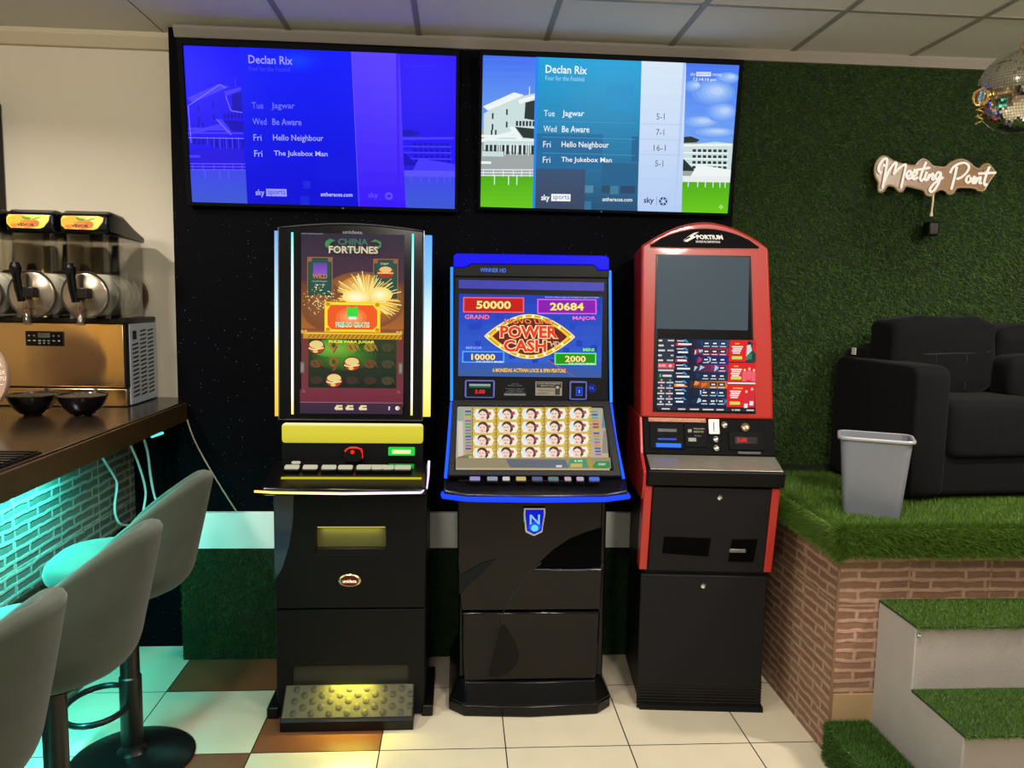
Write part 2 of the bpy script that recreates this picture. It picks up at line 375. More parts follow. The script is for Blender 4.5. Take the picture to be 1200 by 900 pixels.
struct('wall_front', MB().box(-4.1, 4.3, -3.3, -3.2, 0, ZC), mat('dim_wall_paint', '3a3630', .8))
struct('trim_5', MB().box(-1.19, 1.3, 3.405, YB, .505, .665), mat('white_skirting', 'e6ece6', .5), bevel=.002)
# raised platform
BRB = brick('brown_brick_tile', '9a705a', 'a87e66', 'd0a88e', bw=.19, jx=.30, jx0=.57, jz=.305, jz0=.255, joint='c0a080')
struct('wall_platform', MB().box(1.335, 4.2, 2.58, 3.43, 0, .745), BRB)
struct('baseboard_platform', MB().box(1.34, 1.50, 2.572, 2.60, .0, .236), TAN)
struct('trim_6', MB().box(1.331, 1.339, 2.576, 2.584, 0, .745), mat('brick_corner_edge', '8a6a50', .6))

wl = MB().tube([(-2.86, 0, .5), (-2.84, 0, 1.2), (-2.86, 0, 1.75)], .035, 10); struct('added_warm_tube', wl, emit('ffcc60', 9.))  # unseen glowing tube added for a golden reflection in the drink machine's steel
# ------------------------------------------------------------------ artificial turf
TURF = grass('turf_blades', '40601a', '60802c'); TURFD = grass('wall_turf_blades', '3c5a24', '5c7c38'); TURFB = mat('turf_base', '1d3a0c', .9)
def blades(patches, seed):
    rg = np.random.default_rng(seed); VV = []
    for (o, u, v, n, cnt, ln, tilt, droop, wd) in patches:
        o, u, v, n = (np.array(q, float) for q in (o, u, v, n)); n /= np.linalg.norm(n)
        p = o+rg.random((cnt, 1))*u+rg.random((cnt, 1))*v
        d = rg.normal(0, tilt, (cnt, 3)); d -= (d@n)[:, None]*n; d = d+n*(.75+.5*rg.random((cnt, 1)))+np.array(droop); d /= np.linalg.norm(d, axis=1)[:, None]
        L = ln*(0.65+.6*rg.random((cnt, 1))); sd = np.cross(d, rg.normal(0, 1, (cnt, 3))); sd /= np.linalg.norm(sd, axis=1)[:, None]; sd *= wd/2
        VV.append(np.stack([p-sd, p+sd, p+d*L], 1).reshape(-1, 3))
    return np.concatenate(VV)
def turf(name, label, patches, m, seed):
    V = blades(patches, seed); n = len(V)
    me = bpy.data.meshes.new(name); me.vertices.add(n); me.vertices.foreach_set('co', V.ravel().astype('f'))
    me.loops.add(n); me.loops.foreach_set('vertex_index', np.arange(n, dtype='i')); me.polygons.add(n//3); me.polygons.foreach_set('loop_start', np.arange(0, n, 3, dtype='i'))
    me.update(calc_edges=True); me.validate(); me.materials.append(m)
    o = bpy.data.objects.new(name, me); COL.objects.link(o)
    tag(o, label, 'artificial grass', kind='stuff')
    return o
tp = MB(); tp.box(1.305, 4.2, 2.53, 3.43, .745, .855)
o = struct('trim_7', tp, TURFB, bevel=.035)
turf('platform_turf', 'bright green artificial grass covering the raised platform and its edge', [
    ((1.32, 2.55, .853), (2.87, 0, 0), (0, .83, 0), (0, 0, 1), 112000, .022, .35, (0, 0, 0), .0022),
    ((1.31, 2.533, .825), (2.87, 0, 0), (0, .03, .025), (0, -.6, .8), 25500, .034, .45, (0, -.2, 0), .0022),
    ((1.31, 2.56, .825), (0, .82, 0), (.03, 0, .025), (-.6, 0, .8), 9000, .03, .45, (-.2, 0, 0), .0022),
    ((1.31, 2.53, .75), (2.87, 0, 0), (0, 0, .1), (0, -1, .35), 41500, .034, .4, (0, 0, -.25), .0022),
    ((1.302, 2.534, .745), (.03, 0, .0), (0, 0, .105), (-.7, -.8, .35), 2600, .034, .6, (0, 0, -.2), .0022), ((1.302, 2.56, .745), (.03, -.03, .0), (0, 0, .11), (-.8, -.7, .4), 2600, .034, .6, (0, 0, -.2), .0022),
    ((1.30, 2.53, .75), (0, .855, 0), (0, 0, .1), (-1, 0, .35), 14000, .03, .4, (0, 0, -.25), .0022)], TURF, 1)
turf('wall_turf', 'dark green artificial grass covering the wall behind the sofa', [
    ((1.19, 3.428, .89), (3.0, 0, 0), (0, 0, 1.75), (0, -1, 0), 262000, .02, .5, (0, 0, -.35), .0026)], TURFD, 2)
struct('trim_8', MB().box(-1.19, 1.3, 3.412, YB, 0, .5), mat('low_turf_backing', '0c1c0a', .9))
turf('low_wall_turf', 'strip of dark artificial grass along the bottom of the black wall', [
    ((-1.19, 3.412, 0), (2.45, 0, 0), (0, 0, .505), (0, -1, 0), 60000, .016, .5, (0, 0, -.2), .0024)], grass('low_turf_blades', '24481a', '386428'), 3)

# ------------------------------------------------------------------ stairs
st = thing('stair', 'grey plastered stair with two turf topped treads against the brick platform', 'stairs', (1.485, 2.576, 0))
sm = MB(); sm.prism([(0, 0), (0, .575), (-.225, .575), (-.225, .36), (-.495, .36), (-.495, 0)], 'x', 0, 1.9)
obj('steps', sm, PLASTER, st, bevel=.004)
for (y0, y1, z, sd) in ((-.232, 0, .575, 11), (-.502, -.225, .36, 12)):
    tr = obj('tread_mat', MB().box(-.002, 1.9, y0, y1, z, z+.01), TURFB, st, bevel=.003)
    V = blades([((-.004, y0, z+.009), (1.9, 0, 0), (0, y1-y0-.012, 0), (0, 0, 1), 28000, .013, .4, (0, 0, 0), .0022), ((-.004, y0, z-.002), (1.9, 0, 0), (0, 0, .012), (0, -1, .2), 3200, .012, .4, (0, 0, -.2), .0022)], sd)
    mb = MB(); mb.v = [tuple(p) for p in V]; mb.f = [(i, i+1, i+2) for i in range(0, len(V), 3)]; mb.m = [0]*len(mb.f)
    o = obj('tread_turf', mb, TURF, tr, fix=False); o['kind'] = 'stuff'
obj('nail', MB().lathe([(.004, -.004), (.006, 0), (.006, .004), (.001, .006)], (.008, -.232, .555), 10, 'y'), CHROME, st)
lo = thing('turf_step', 'low step wrapped in green artificial grass at the foot of the stair', 'step', (1.31, 2.58, 0))
obj('step_block', MB().box(0, .168, -.75, -.004, 0, .14), TURFB, lo, bevel=.012)
V = blades([((0, -.75, .139), (.158, 0, 0), (0, .735, 0), (0, 0, 1), 12000, .016, .4, (0, 0, 0), .0022), ((0, -.75, 0), (0, .735, 0), (0, 0, .14), (-1, 0, .2), 9000, .014, .4, (0, 0, -.2), .0022),
            ((0, -.75, 0), (.158, 0, 0), (0, 0, .14), (0, -1, .2), 3000, .014, .4, (0, 0, -.2), .0022)], 13)
mb = MB(); mb.v = [tuple(p) for p in V]; mb.f = [(i, i+1, i+2) for i in range(0, len(V), 3)]; mb.m = [0]*len(mb.f)
o = obj('step_turf', mb, grass('step_turf_blades', '34541a', '4c702a'), lo, fix=False); o['kind'] = 'stuff'

# ------------------------------------------------------------------ bar
bar = thing('bar_counter', 'bar counter with dark brown top and teal lit brick tile front', 'bar counter', (-1.5, 1.6, 0))
BX, BY = -1.5, 1.6
def L(mb, X=BX, Y=BY, Z=0): mb.v = [(a-X, b-Y, c-Z) for a, b, c in mb.v]; return mb
ct = MB(); ct.prism([(-2.6, .4), (-1.157, .4), (-1.157, 3.425), (-1.192, 3.425), (-1.192, 3.555), (-2.6, 3.555)], 'z', 1.07, 1.147)
o = obj('countertop', L(ct), [WOODTOP], bar, bevel=.006)
fs = MB(); fs.box(-1.159, -1.149, .4, 2.02, 1.066, 1.142); fs.box(-1.159, -1.149, 2.023, 3.42, 1.066, 1.142)
obj('edge_band', L(fs), WOODEDGE, bar, bevel=.003)
BRG = brick('grey_brick_tile', '68645c', '78736a', 'b4b0a4', bw=.15, jx=.30, jx0=.17, jz=.40, jz0=.70, joint='c8c4b8')
fr = MB(); fr.box(-1.60, -1.43, .4, 3.555, .60, 1.07)
obj('front_panel', fr.xf(Matrix.Translation((-BX, -BY, 0))), BRG, bar)
obj('plinth', L(MB().box(-1.66, -1.51, .4, 3.555, 0, .60)), brick('plinth_brick_tile', '5c5a52', '6c685e', '8c887c', jz0=.2), bar)
led = MB(); led.box(-1.425, -1.405, .5, 2.78, 1.058, 1.068); led.box(-1.40, -1.385, 2.80, 3.05, 1.05, 1.056); led.tube([(-1.40, 3.05, 1.05), (-1.36, 3.18, 1.045), (-1.33, 3.25, 1.03)], .006, 6)
obj('led_strip', L(led), emit('30f0e0', 2.2), bar)
obj('led_tail', L(MB().tube([(-1.27, 3.34, 1.008), (-1.25, 3.41, 1.012)], .006, 6)), emit('58e8e0', 1.2), bar)
cab = mat('pale_cable', 'c8d8d4', .5)
for lab, pts, rr in (('pale cable hanging in front of the teal lit bricks', [(-1.40, 3.10, 1.055), (-1.40, 3.17, .96), (-1.40, 3.27, .86), (-1.40, 3.30, .81), (-1.40, 3.27, .72), (-1.395, 3.3, .65), (-1.385, 3.4, .61), (-1.37, 3.47, .585)], .005),
                 ('left of two pale cables dangling from the end of the bar', [(-1.33, 3.22, 1.04), (-1.325, 3.25, 1.0), (-1.32, 3.32, .9), (-1.31, 3.36, .78), (-1.315, 3.35, .70), (-1.33, 3.34, .62), (-1.35, 3.34, .52)], .005),
                 ('right of two pale cables dangling from the end of the bar', [(-1.33, 3.24, 1.045), (-1.30, 3.3, 1.03), (-1.29, 3.34, .95), (-1.285, 3.36, .82), (-1.27, 3.36, .74), (-1.24, 3.36, .66), (-1.2, 3.36, .58), (-1.19, 3.36, .5)], .005)):
    tag(obj('hanging_cable', MB().tube(spline(pts, 6), rr, 6), cab, smooth=60), lab, 'cable', 'cables under the bar')
wp = [(-1.152, 3.42, 1.072), (-1.13, 3.42, 1.0), (-1.098, 3.42, .927), (-1.03, 3.42, .80), (-.952, 3.424, .664)]
tag(obj('wall_cable', MB().tube(spline(wp, 6), .0035, 6), mat('beige_cable', 'b8a890', .5), smooth=60), 'thin beige cable running slantwise down the black wall', 'cable')

# ------------------------------------------------------------------ televisions
def television(x0, x1, z0, z1, label, g, sx0, sx1, sz0, sz1, ir):
    t = thing('television', label, 'television', ((x0+x1)/2, 3.36, (z0+z1)/2), 0, 'wall televisions'); t.rotation_euler = (R(6.2), 0, 0)
    w, h = (x1-x0)/2, (z1-z0)/2
    fr = MB(); a, b = sx0-(x0+x1)/2, sx1-(x0+x1)/2; c, d = sz0-(z0+z1)/2, sz1-(z0+z1)/2
    fr.ring([(-w, -h), (w, -h), (w, h), (-w, h)], [(a, c), (b, c), (b, d), (a, d)], 'y', -.012, .02)
    obj('bezel', fr, BLKX, t, bevel=.003)
    bk = MB(); bk.prism([(-w*.96, -h*.95), (w*.96, -h*.95), (w*.96, h*.95), (-w*.96, h*.95)], 'y', .012, .03); bk.box(-w*.6, w*.6, .028, .045, -h*.8, h*.55)
    obj('back_cover', bk, BLKM, t, bevel=.006)
    obj('wall_bracket', MB().box(-.18, .18, .04, .055, -.12, .12), BLKM, t)
    g.build('screen', t, a, b, c, d, None, -.004)
    obj('status_light', MB().box(ir-.004, ir+.004, -.014, -.011, -h+.004, -h+.008), mat('grey_mark', '808080', .4), t)
    return t
def scene_items(g, P):
    """the racing programme picture: grandstand and sky strips, blue panel, pale odds column"""
    sky, sky2, roof, wall, dark, rail, grs, grs2, stone = P
    # left picture strip
    g.grad(556, 58, 629, 155, sky, sky2, 12)
    g.rect(556, 150, 629, 214, stone)
    g.poly([(565, 133), (602, 108), (608, 112), (626, 108), (626, 180), (566, 176)], wall)
    g.poly([(564, 124), (601, 107), (613, 110), (570, 129)], roof); g.poly([(606, 116), (626, 110), (626, 114), (608, 121)], roof)
    g.poly([(615, 119), (626, 116), (626, 140), (614, 138)], dark)
    for x, y in ((575, 132), (575, 145), (592, 127), (592, 142), (579, 152), (574, 152)): g.rect(x, y, x+2, y+7, dark)
    for x in range(604, 626, 4): g.rect(x, 141, x+2.6, 147, dark)
    g.poly([(603, 148), (626, 150), (626, 162), (613, 161)], dark); g.poly([(596, 148), (602, 148), (612, 162), (607, 166)], roof)
    g.rect(563, 158, 606, 161, roof); g.poly([(563, 163), (604, 152), (606, 156), (563, 167)], roof)
    for x in range(568, 626, 5): g.rect(x, 170, x+3.2, 181, dark)
    for x in range(584, 626, 7): g.rect(x, 168, x+1.2, 182, roof)
    g.rect(556, 163, 629, 165, roof); g.rect(564, 178, 590, 184, wall); g.rect(560, 190, 575, 196, roof)
    g.line(619.5, 100, 619.5, 110, .9, roof)
    g.rect(556, 193, 629, 199, stone); g.grad(556, 207, 629, 256, grs, grs2, 8)
    for y in (200, 203.5, 207): g.line(556, y, 629, y-.6, 1.2, rail)
    for x in (566, 578, 590, 602, 612, 622): g.line(x, 200, x, 208, .9, rail)
    for x in (579.5, 596.5, 606.5): g.line(x, 207, x, 218, 1.2, rail)
    # right picture strip
    g.grad(797, 58, 874, 165, sky, sky2, 12)
def right_items(g, P):
    sky, sky2, roof, wall, dark, rail, grs, grs2, stone = P
    g.rect(796, 164, 872, 212, stone)
    g.poly([(800, 168), (840, 163), (862, 165), (862, 196), (800, 196)], wall)
    g.poly([(800, 158), (812, 157), (822, 161), (818, 164), (800, 165)], dark)
    g.poly([(800, 166), (838, 165.5), (859, 165), (859, 167.5), (800, 169)], roof)
    for y in (172, 179, 186, 192):
        for x in range(814, 856, 6): g.rect(x, y, x+4, y+3.2, dark)
        g.line(801, y+4.4, 856, y+4.2, 1.4, roof)
    g.poly([(799, 180), (806, 186), (818, 198), (799, 198)], dark); g.poly([(820, 190), (860, 196), (860, 206), (812, 205)], roof)
    g.rect(796, 204, 872, 212, rail); g.grad(796, 211, 872, 258, grs, grs2, 8)
    for x in (800, 810, 821, 830, 839, 847, 853): g.line(x, 207, x, 217, 1.1, rail)
Q2 = ((563, 63), (865, 73), (857, 247.5), (563, 245))
g = G(Q2, 1.)
P2 = ('3c6cf0', '6fa4f4', 'eef4f4', 'c9dede', '25332f', 'e6ecec', '4fae10', '6fcf18', '9ea6a6')
scene_items(g, P2)
for x, y, rx, ry, c in ((836, 105, 22, 13, '8fb4f4'), (822, 140, 20, 7, '9fc2f6'), (846, 128, 16, 10, '88aef4'), (838, 152, 24, 6, 'a9c8f8'), (812, 98, 9, 6, '7aa4f2'), (852, 88, 12, 6, '6c98f0')):
    for q in range(5): g.disc(x+q, y-q*.4, rx*(1.15-q*.2), ry*(1.15-q*.2), ['6a9af2', '7ca8f4', '8cb4f6', '9cc0f8', 'b4d0fa'][q])
right_items(g, P2)
g.grad(626, 58, 752, 256, '12a4dc', '28486c', 22)
g.rect(626, 58, 629.5, 256, '1c86f0')
for x0, y0, x1, y1, c in ((711, 98, 742, 128, '1590c8'), (629, 156, 708, 198, '1f6a9c'), (742, 158, 750, 188, '1c628f'), (708, 190, 750, 218, '22618c'), (688, 217, 698, 226, '4c86a4'), (708, 217, 718, 226, '2b4c66'), (718, 217, 728, 227, '3c7c9c'), (730, 217, 748, 226, '284868'), (686, 236, 696, 246, '2f74a0')): g.rect(x0, y0, x1, y1, c)
g.grad(629, 198, 688, 256, '3a5274', '39435c', 8)
for y in (141, 160, 179): g.line(636, y, 746, y+1.4, .6, '3aa0cc')
g.grad(751, 58, 803, 256, 'd8e8f8', 'b4ccf4', 12)
g.poly([(796, 256), (803, 60), (799.8, 60), (794, 256)], 'b4ccf4')
for y in (143, 161, 179): g.line(752, y, 800, y+.6, .5, 'a9bcd8')
g.text('Declan Rix', 638, 74.5, 687, 84, 'f4fbff', .012, skew=1.4); g.text('Four for the Festival', 638, 87, 684, 92.6, '9fdcf4', skew=1.)
for i, (a, b, c, w, y) in enumerate((('Tue', 'Jagwar', '5-1', 26, 128), ('Wed', 'Be Aware', '7-1', 32.5, 146.5), ('Fri', 'Hello Neighbour', '16-1', 56, 165), ('Fri', 'The Jukebox Man', '5-1', 60, 183.5))):
    g.text(a, 637, y, 637+(13 if i == 0 else 15.5 if i == 1 else 9), y+7.4, 'eaf6ff'); g.text(b, 659, y, 659+w, y+(9 if i in (0, 2) else 7.6), 'f4faff', .008)
    cw = 14 if c == '16-1' else 9.5; g.text(c, 775-cw/2, y+2.5, 775+cw/2, y+9.8, '5a6478')
g.text('sky', 636, 229, 646, 238, 'ffffff', .02); g.rect(648, 228, 671, 236.6, 'f4f8fc'); g.text('sports', 650, 229.4, 669.5, 236.2, '2a5a8c')
g.text('attheraces.com', 709, 231, 744.5, 235.6, 'f4f8fc', .01)
g.text('sky', 758, 230, 770, 239, '20386c', .02); g.line(773, 229, 773, 240, .5, '6a7c9c')
g.disc(781, 234.5, 5, 5, '2c4c80'); g.disc(781, 234.5, 1.8, 1.8, 'c4d8f4')
for k in range(6): a = k*1.047; g.line(781+1.5*math.cos(a), 234.5+1.5*math.sin(a), 781+4.6*math.cos(a+.6), 234.5+4.6*math.sin(a+.6), 1., 'c4d8f4')
g.rect(815, 81.5, 832, 86.5, 'dce8fa'); g.text('sky', 808, 82, 814, 87, 'e8f0fc'); g.text('sports', 816, 82.2, 831, 86, '6a90d8'); g.text('racing', 833.5, 82.5, 844, 87, 'e8f0fc')
g.text('12:14:14 pm', 812, 88.5, 838, 93, 'f0f6ff', .01)
for k in range(4): g.disc(849+1.6*math.cos(k*1.57), 240+1.6*math.sin(k*1.57), 1, 1, 'b8e890')
television(.076, 1.168, 1.977, 2.612, 'television with natural colours, right of the blue tinted one', g, .088, 1.150, 1.990, 2.590, -.02)
# the blue tinted set shows the same programme in blues; its picture is laid out on the other set's board
g = G(Q2, 1.)
P1 = ('0800ff', '1808ff', '4438ff', '1c0cf8', '0c02b8', '5a50ff', '3c48e8', '3c5cd0', '2410e0')
scene_items(g, P1)
for pts in (((565, 133), (602, 108), (608, 112)), ((565, 133), (566, 176)), ((608, 121), (613, 138), (626, 140)), ((596, 148), (612, 166)), ((563, 170), (626, 170))):
    for a, b in zip(pts, pts[1:]): g.line(*a, *b, .8, '8878ff')
g.grad(797, 58, 874, 165, '2a0cff', '1c08f0', 8)
right_items(g, P1)
g.grad(626, 58, 752, 256, '0418ff', '0000d4', 14)
for q in range(6): g.disc(690, 80, 30-q*4.5, 15-q*2.2, ['0418ff', '041eff', '0524ff', '062aff', '0830ff', '0836ff'][q])
for x0, y0, x1, y1, c in ((708, 190, 750, 218, '0410e0'), (690, 218, 698, 227, '1424dc'), (686, 236, 696, 246, '1020d8')): g.rect(x0, y0, x1, y1, c)
g.grad(751, 58, 803, 256, '5a40ff', '3408f8', 12)
g.poly([(796, 256), (803, 60), (799.8, 60), (794, 256)], '3c14ff')
g.line(751, 60, 751, 254, .7, '6a54ff')
g.text('Declan Rix', 636, 74, 685, 83.5, '9a98ff', .012, skew=1.4); g.text('Four for the Festival', 636, 86.5, 682, 92, '4444ff', skew=1.)
for i, (a, b, c, w, y) in enumerate((('Tue', 'Jagwar', '5-1', 26, 128), ('Wed', 'Be Aware', '7-1', 32.5, 146.5), ('Fri', 'Hello Neighbour', '16-1', 56, 165), ('Fri', 'The Jukebox Man', '5-1', 60, 183.5))):
    cc = ('6c70ff', '7c80ff', 'a0a4ff', 'b4b8ff')[i]
    g.text(a, 637, y, 637+(13 if i == 0 else 15.5 if i == 1 else 9), y+7.4, cc); g.text(b, 659, y, 659+w, y+(9 if i in (0, 2) else 7.6), cc, .008)
    cw = 14 if c == '16-1' else 9.5; g.text(c, 775-cw/2, y+2.5, 775+cw/2, y+9.8, '4a28ff')
g.text('sky', 636, 229, 646, 238, 'a8a8ff', .02); g.rect(648, 228, 671, 236.6, '9c9cff'); g.text('sports', 650, 229.4, 669.5, 236.2, '2020e0')
g.text('attheraces.com', 709, 231, 744.5, 235.6, 'c8ccff', .01)
g.text('sky', 762, 230, 773, 238, '6048ff', .02); g.disc(785, 234, 4.4, 4.4, '6048ff'); g.disc(785, 234, 1.8, 1.8, '3408f8')
g.text('sky sports racing', 808, 82, 844, 87, '4428ff')
television(-1.122, -.006, 1.963, 2.606, 'blue tinted television, left of the two on the black wall', g, -1.097, -.012-.008, 1.978, 2.582, .08)

# ------------------------------------------------------------------ slot machine with the tall single screen
m1 = thing('slot_machine', 'tall black slot machine with a golden firework screen and yellow lit foot plate', 'slot machine', (-.395, 2.93, 0))
YEL = emit('e8dc28', 1.0)
mb = MB(); mb.prism([(.02, .01), (0, .03), (0, .43), (.0, .87), (.02, .93), (.44, .93), (.44, .01)], 'x', -.283, .283)
obj('base_cabinet', mb, BLKM, m1, bevel=.006)
# upper door with payout window cut through its frame
out = [(-.276, .436), (.28, .436), (.287, .87), (-.27, .87)]; win = [(-.124, .645), (.134, .645), (.134, .75), (-.124, .75)]
obj('door', MB().ring(out, win, 'y', -.028, -.0005), BLKM, m1, bevel=.003)
obj('payout_tray', MB().box(-.124, .134, -.002, .0, .645, .75), mat('olive_lacquer', '56542c', .4), m1)
ly = MB().box(-.12, .13, -.022, -.004, .746, .7495); obj('tray_light', ly, emit('c8c040', 1.2), m1)
a = area('tray_lamp', (-.39, 2.915, .742), .22, .12, (1, .92, .35), 'RECTANGLE', .012, (0, 0, 0), 160)
obj('tray_lip', MB().box(-.124, .134, -.030, -.004, .645, .668), BLK, m1, bevel=.002)
obj('lower_door', MB().ring([(-.276, .012), (.28, .012), (.28, .428), (-.276, .428)], [(-.222, .06), (.226, .06), (.22, .205), (-.216, .205)], 'y', -.02, -.0005), BLKM, m1, bevel=.003)
fp = MB(); fp.prism([(-.02, .128), (-.115, .045), (-.125, .038), (-.125, .0), (-.02, .0)], 'x', -.245, .245)
fpo = obj('foot_plate', fp, BLKP, m1, bevel=.003)
Mt = lean(-.113, .0475, -.02, .1288)
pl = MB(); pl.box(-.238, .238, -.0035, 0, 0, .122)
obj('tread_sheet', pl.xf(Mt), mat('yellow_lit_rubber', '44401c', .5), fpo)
kn = MB()
for rr in range(5):
    for c in range(8 if rr % 2 else 7):
        x = -.205+c*.0655+(-.033 if rr % 2 else 0); x = -.2+c*.066+(.0 if rr % 2 == 0 else -.033)
        if abs(x) > .232: continue
        kn.lathe([(.0125, -.004), (.0125, -.0055), (.009, -.0065), (.002, -.0068)], (x, 0, .016+rr*.0225), 12, 'y')
obj('stud', kn.xf(Mt), mat('olive_rubber', '2c2a10', .5), fpo, smooth=40)['label'] = 'round raised studs'
obj('niche_back', MB().box(-.222, .226, -.003, 0, .06, .205), mat('niche_grey', '2a2a20', .5), m1)
a = area('foot_lamp', (-.395, 2.885, .20), .17, .9, (1, .88, .1), 'RECTANGLE', .02, (R(-22), 0, 0), 120)
for xa in (-.315, .27): obj('side_foot', MB().box(xa, xa+.045, -.03, .30, 0, .045), BLKP, m1, bevel=.006)
tp = [(-.277, .545), (-.277, .87), (-.205, .87), (-.207, .78), (-.222, .68), (-.25, .59)]
obj('side_inlay', MB().prism(tp, 'y', -.0305, -.027), mat('teal_lacquer', '0e2c3c', .18, coat=.6), m1)
bd = MB().lathe([(.042, 0), (.042, -.006), (.036, -.009), (.036, -.0075), (.001, -.0075)], (0, 0, 0), 28, 'y', sx=1., sy=.6); bd.v = [(x, y-.028, z+.545) for x, y, z in bd.v]
bo = obj('badge', bd, [mat('badge_gold', 'd8c890', .25, .9)], m1, smooth=40)
g = G(((-1, -1), (1, -1), (1, 1), (-1, 1)), .9); g.disc(0, 0, 1, 1, '7a1c10', .5); g.text('unidesa', -.78, -.3, .78, .38, 'fff0d0', .02, k=1.4); g.build('emblem', bo, -.033, .033, .545-.02, .545+.02, None, -.0366)
# button deck
dk = MB(); dk.prism([(.05, .93), (.05, .988), (-.13, .935), (-.155, .926), (-.155, .905), (-.13, .895), (0, .87), (.05, .87)], 'x', -.29, .29)
dko = obj('button_deck', dk, BLK, m1, bevel=.008)
gl = MB().tube([(.29, .045, .985), (.291, -.05, .952), (.288, -.14, .925), (.27, -.162, .915), (0, -.168, .912), (-.25, -.162, .914), (-.29, -.155, .915), (-.315, -.15, .915)], .0042, 8)
obj('edge_light', gl, ramp_emit('deck_edge_glow', [(0, 'ffb43c'), (.5, 'ffe0b0'), (1, 'd8b0ff')], 2.2, 'X'), m1)
obj('deck_strip', MB().box(-.236, .268, -.003, .0, .008, .020).xf(lean(-.10, .9435, .05, .988)), emit('c8c020', .9), m1)
MD = lean(-.13, .9355, .05, .9885)
for i, (x, w) in enumerate(((-.208, .03), (-.142, .03), (-.074, .03), (-.014, .03), (.053, .03), (.102, .024), (.143, .024), (.196, .034), (-.2, .02))):
    h0 = .085 if i < 8 else .125; bt = MB(); bt.prism(rrect(x-w, x+w, h0, h0+.034 if i < 8 else h0+.022, .008), 'y', -.012, 0); bt.xf(MD)
    bo = obj('button', bt, BLKP, m1, bevel=.002)
    cp = MB(); cp.prism(rrect(x-w+.004, x+w-.004, h0+.006, (h0+.032 if i < 8 else h0+.02), .006), 'y', -.0165, -.0115); cp.xf(MD)
    obj('button_cap', cp, emit('ccc8ac', .9), bo)
g = G(((0, 0), (10, 0), (10, 4), (0, 4)), .9); g.rect(0, 0, 10, 4, 'd8d0c0'); g.text('CAMBIO  VENTAS', .6, .5, 9.4, 1.6, '5c4030'); g.text('BILLETES 5-10-20', .6, 2.2, 9.4, 3.4, '8c3028')
g.build('instruction_plate', m1, .028, .135, .125, .146, MD, -.002)
g = G(((0, 0), (10, 0), (10, 4), (0, 4)), .9); g.rect(0, 0, 10, 4, 'b8c8b0'); g.text('5-10-20', 1, .8, 9, 3.2, '304830', .02); g.build('bill_plate', m1, .150, .2, .128, .146, MD, -.002)
# sloping shelf under the screen
obj('control_shelf', MB().box(-.262, .268, .045, .1, .93, 1.06), BLKM, m1, bevel=.004)
cr = MB().tube([(-.022, .035, 1.005), (-.022, .02, 1.03), (-.005, .012, 1.043), (.02, .012, 1.043), (.038, .02, 1.035), (.04, .03, 1.0)], .003, 6)
ro = obj('coin_entry', MB().prism(rrect(-.027, .04, .985, 1.04, .02), 'y', .02, .05), BLKP, m1, bevel=.003); obj('red_arc_light', cr, emit('ff2018', 1.6), ro); obj('red_dot_light', MB().lathe([(.007, .014), (.007, .018)], (.005, 0, 1.025), 12, 'y').box(.001, .009, .012, .016, 1.021, 1.029), emit('ff1810', 1.8), ro)
to = obj('bill_acceptor', MB().box(.138, .236, .02, .05, 1.012, 1.040), emit('18d838', 1.0), m1); obj('bill_slot', MB().box(.153, .222, .016, .022, 1.02, 1.034), emit('f0e8a8', 1.1), to)
obj('bill_guide', MB().box(.14, .235, -.004, 0, .120, .150).xf(MD), emit('10a838', .8), m1)
lp = MB(); lp.prism(rrect(-.259, .267, 1.055, 1.128, .012), 'y', .035, .06)
obj('light_panel', lp, ramp_emit('yellow_panel_glow', [(0, 'c8bc20'), (.5, 'd6ca2a'), (.86, 'd8cc30'), (1, 'fff6b0')], 1.), m1, bevel=.003)
# screen cabinet, arched top, leaning slightly back
M1S = lean(.05, 1.142, .085, 1.872)
arch = [(-.271, 0), (.264, 0), (.264, .712)]+[(.264-.535*k/12, .712+.02*math.sin(math.pi*k/12)) for k in range(1, 12)]+[(-.271, .712)]
def shrink(p, d, cx=-.0035, cz=.36): return [(x-math.copysign(d, x-cx), z-math.copysign(d, z-cz)) for x, z in p]
sc = MB(); sc.prism(arch, 'y', -.006, .32); sc.xf(M1S); obj('screen_cabinet', sc, BLK, m1, bevel=.006)
ed = MB().tube([(x, -.007, z) for x, z in arch], .0022, 6, True).xf(M1S); obj('chrome_edge', ed, mat('dull_chrome', '8a8a90', .3, .9), m1)
for x, a, b in ((-.22, .02, .695), (.223, .02, .70)):
    t = MB().box(x-.0035, x+.0035, -.012, -.004, a, b).xf(M1S); obj('light_strip', t, ramp_emit('front_strip_glow', [(0, 'ffd23c'), (.12, 'fff0d0'), (.5, 'ffffff'), (.8, 'b8fff8'), (1, '28c8c0')], 1.8), m1)
obj('side_light', MB().box(-.286, -.272, -.004, .04, .012, .70).xf(M1S), ramp_emit('left_side_glow', [(0, 'f0b830'), (.35, 'f4e080'), (.55, 'c8ecff'), (1, '5c9cf0')], 1.2), m1)
obj('side_light', MB().box(.262, .292, .02, .06, .012, .70).xf(M1S), ramp_emit('right_side_glow', [(0, 'f0d848'), (.3, 'fff8b8'), (.5, 'd8f0ff'), (.75, '78bcff'), (1, '4c98f8')], 1.25), m1)
g = G(((-1, -1), (1, -1), (1, 1), (-1, 1)), .5); g.text('unidesa', -1, -1, 1, 1, 'c8c8d0', .02); g.build('maker_mark', m1, -.036, .036, .694, .708, M1S, -.0065)
Q = ((353.4, 273.6), (473.4, 274.6), (473, 484), (354, 484))
g = G(Q, 1.)
g.grad(350, 270, 478, 330, '2a2438', '4a3040', 10).grad(350, 330, 478, 385, '5c3830', 'a86428', 14).grad(350, 385, 478, 402, '8c5030', '7a4038', 3)
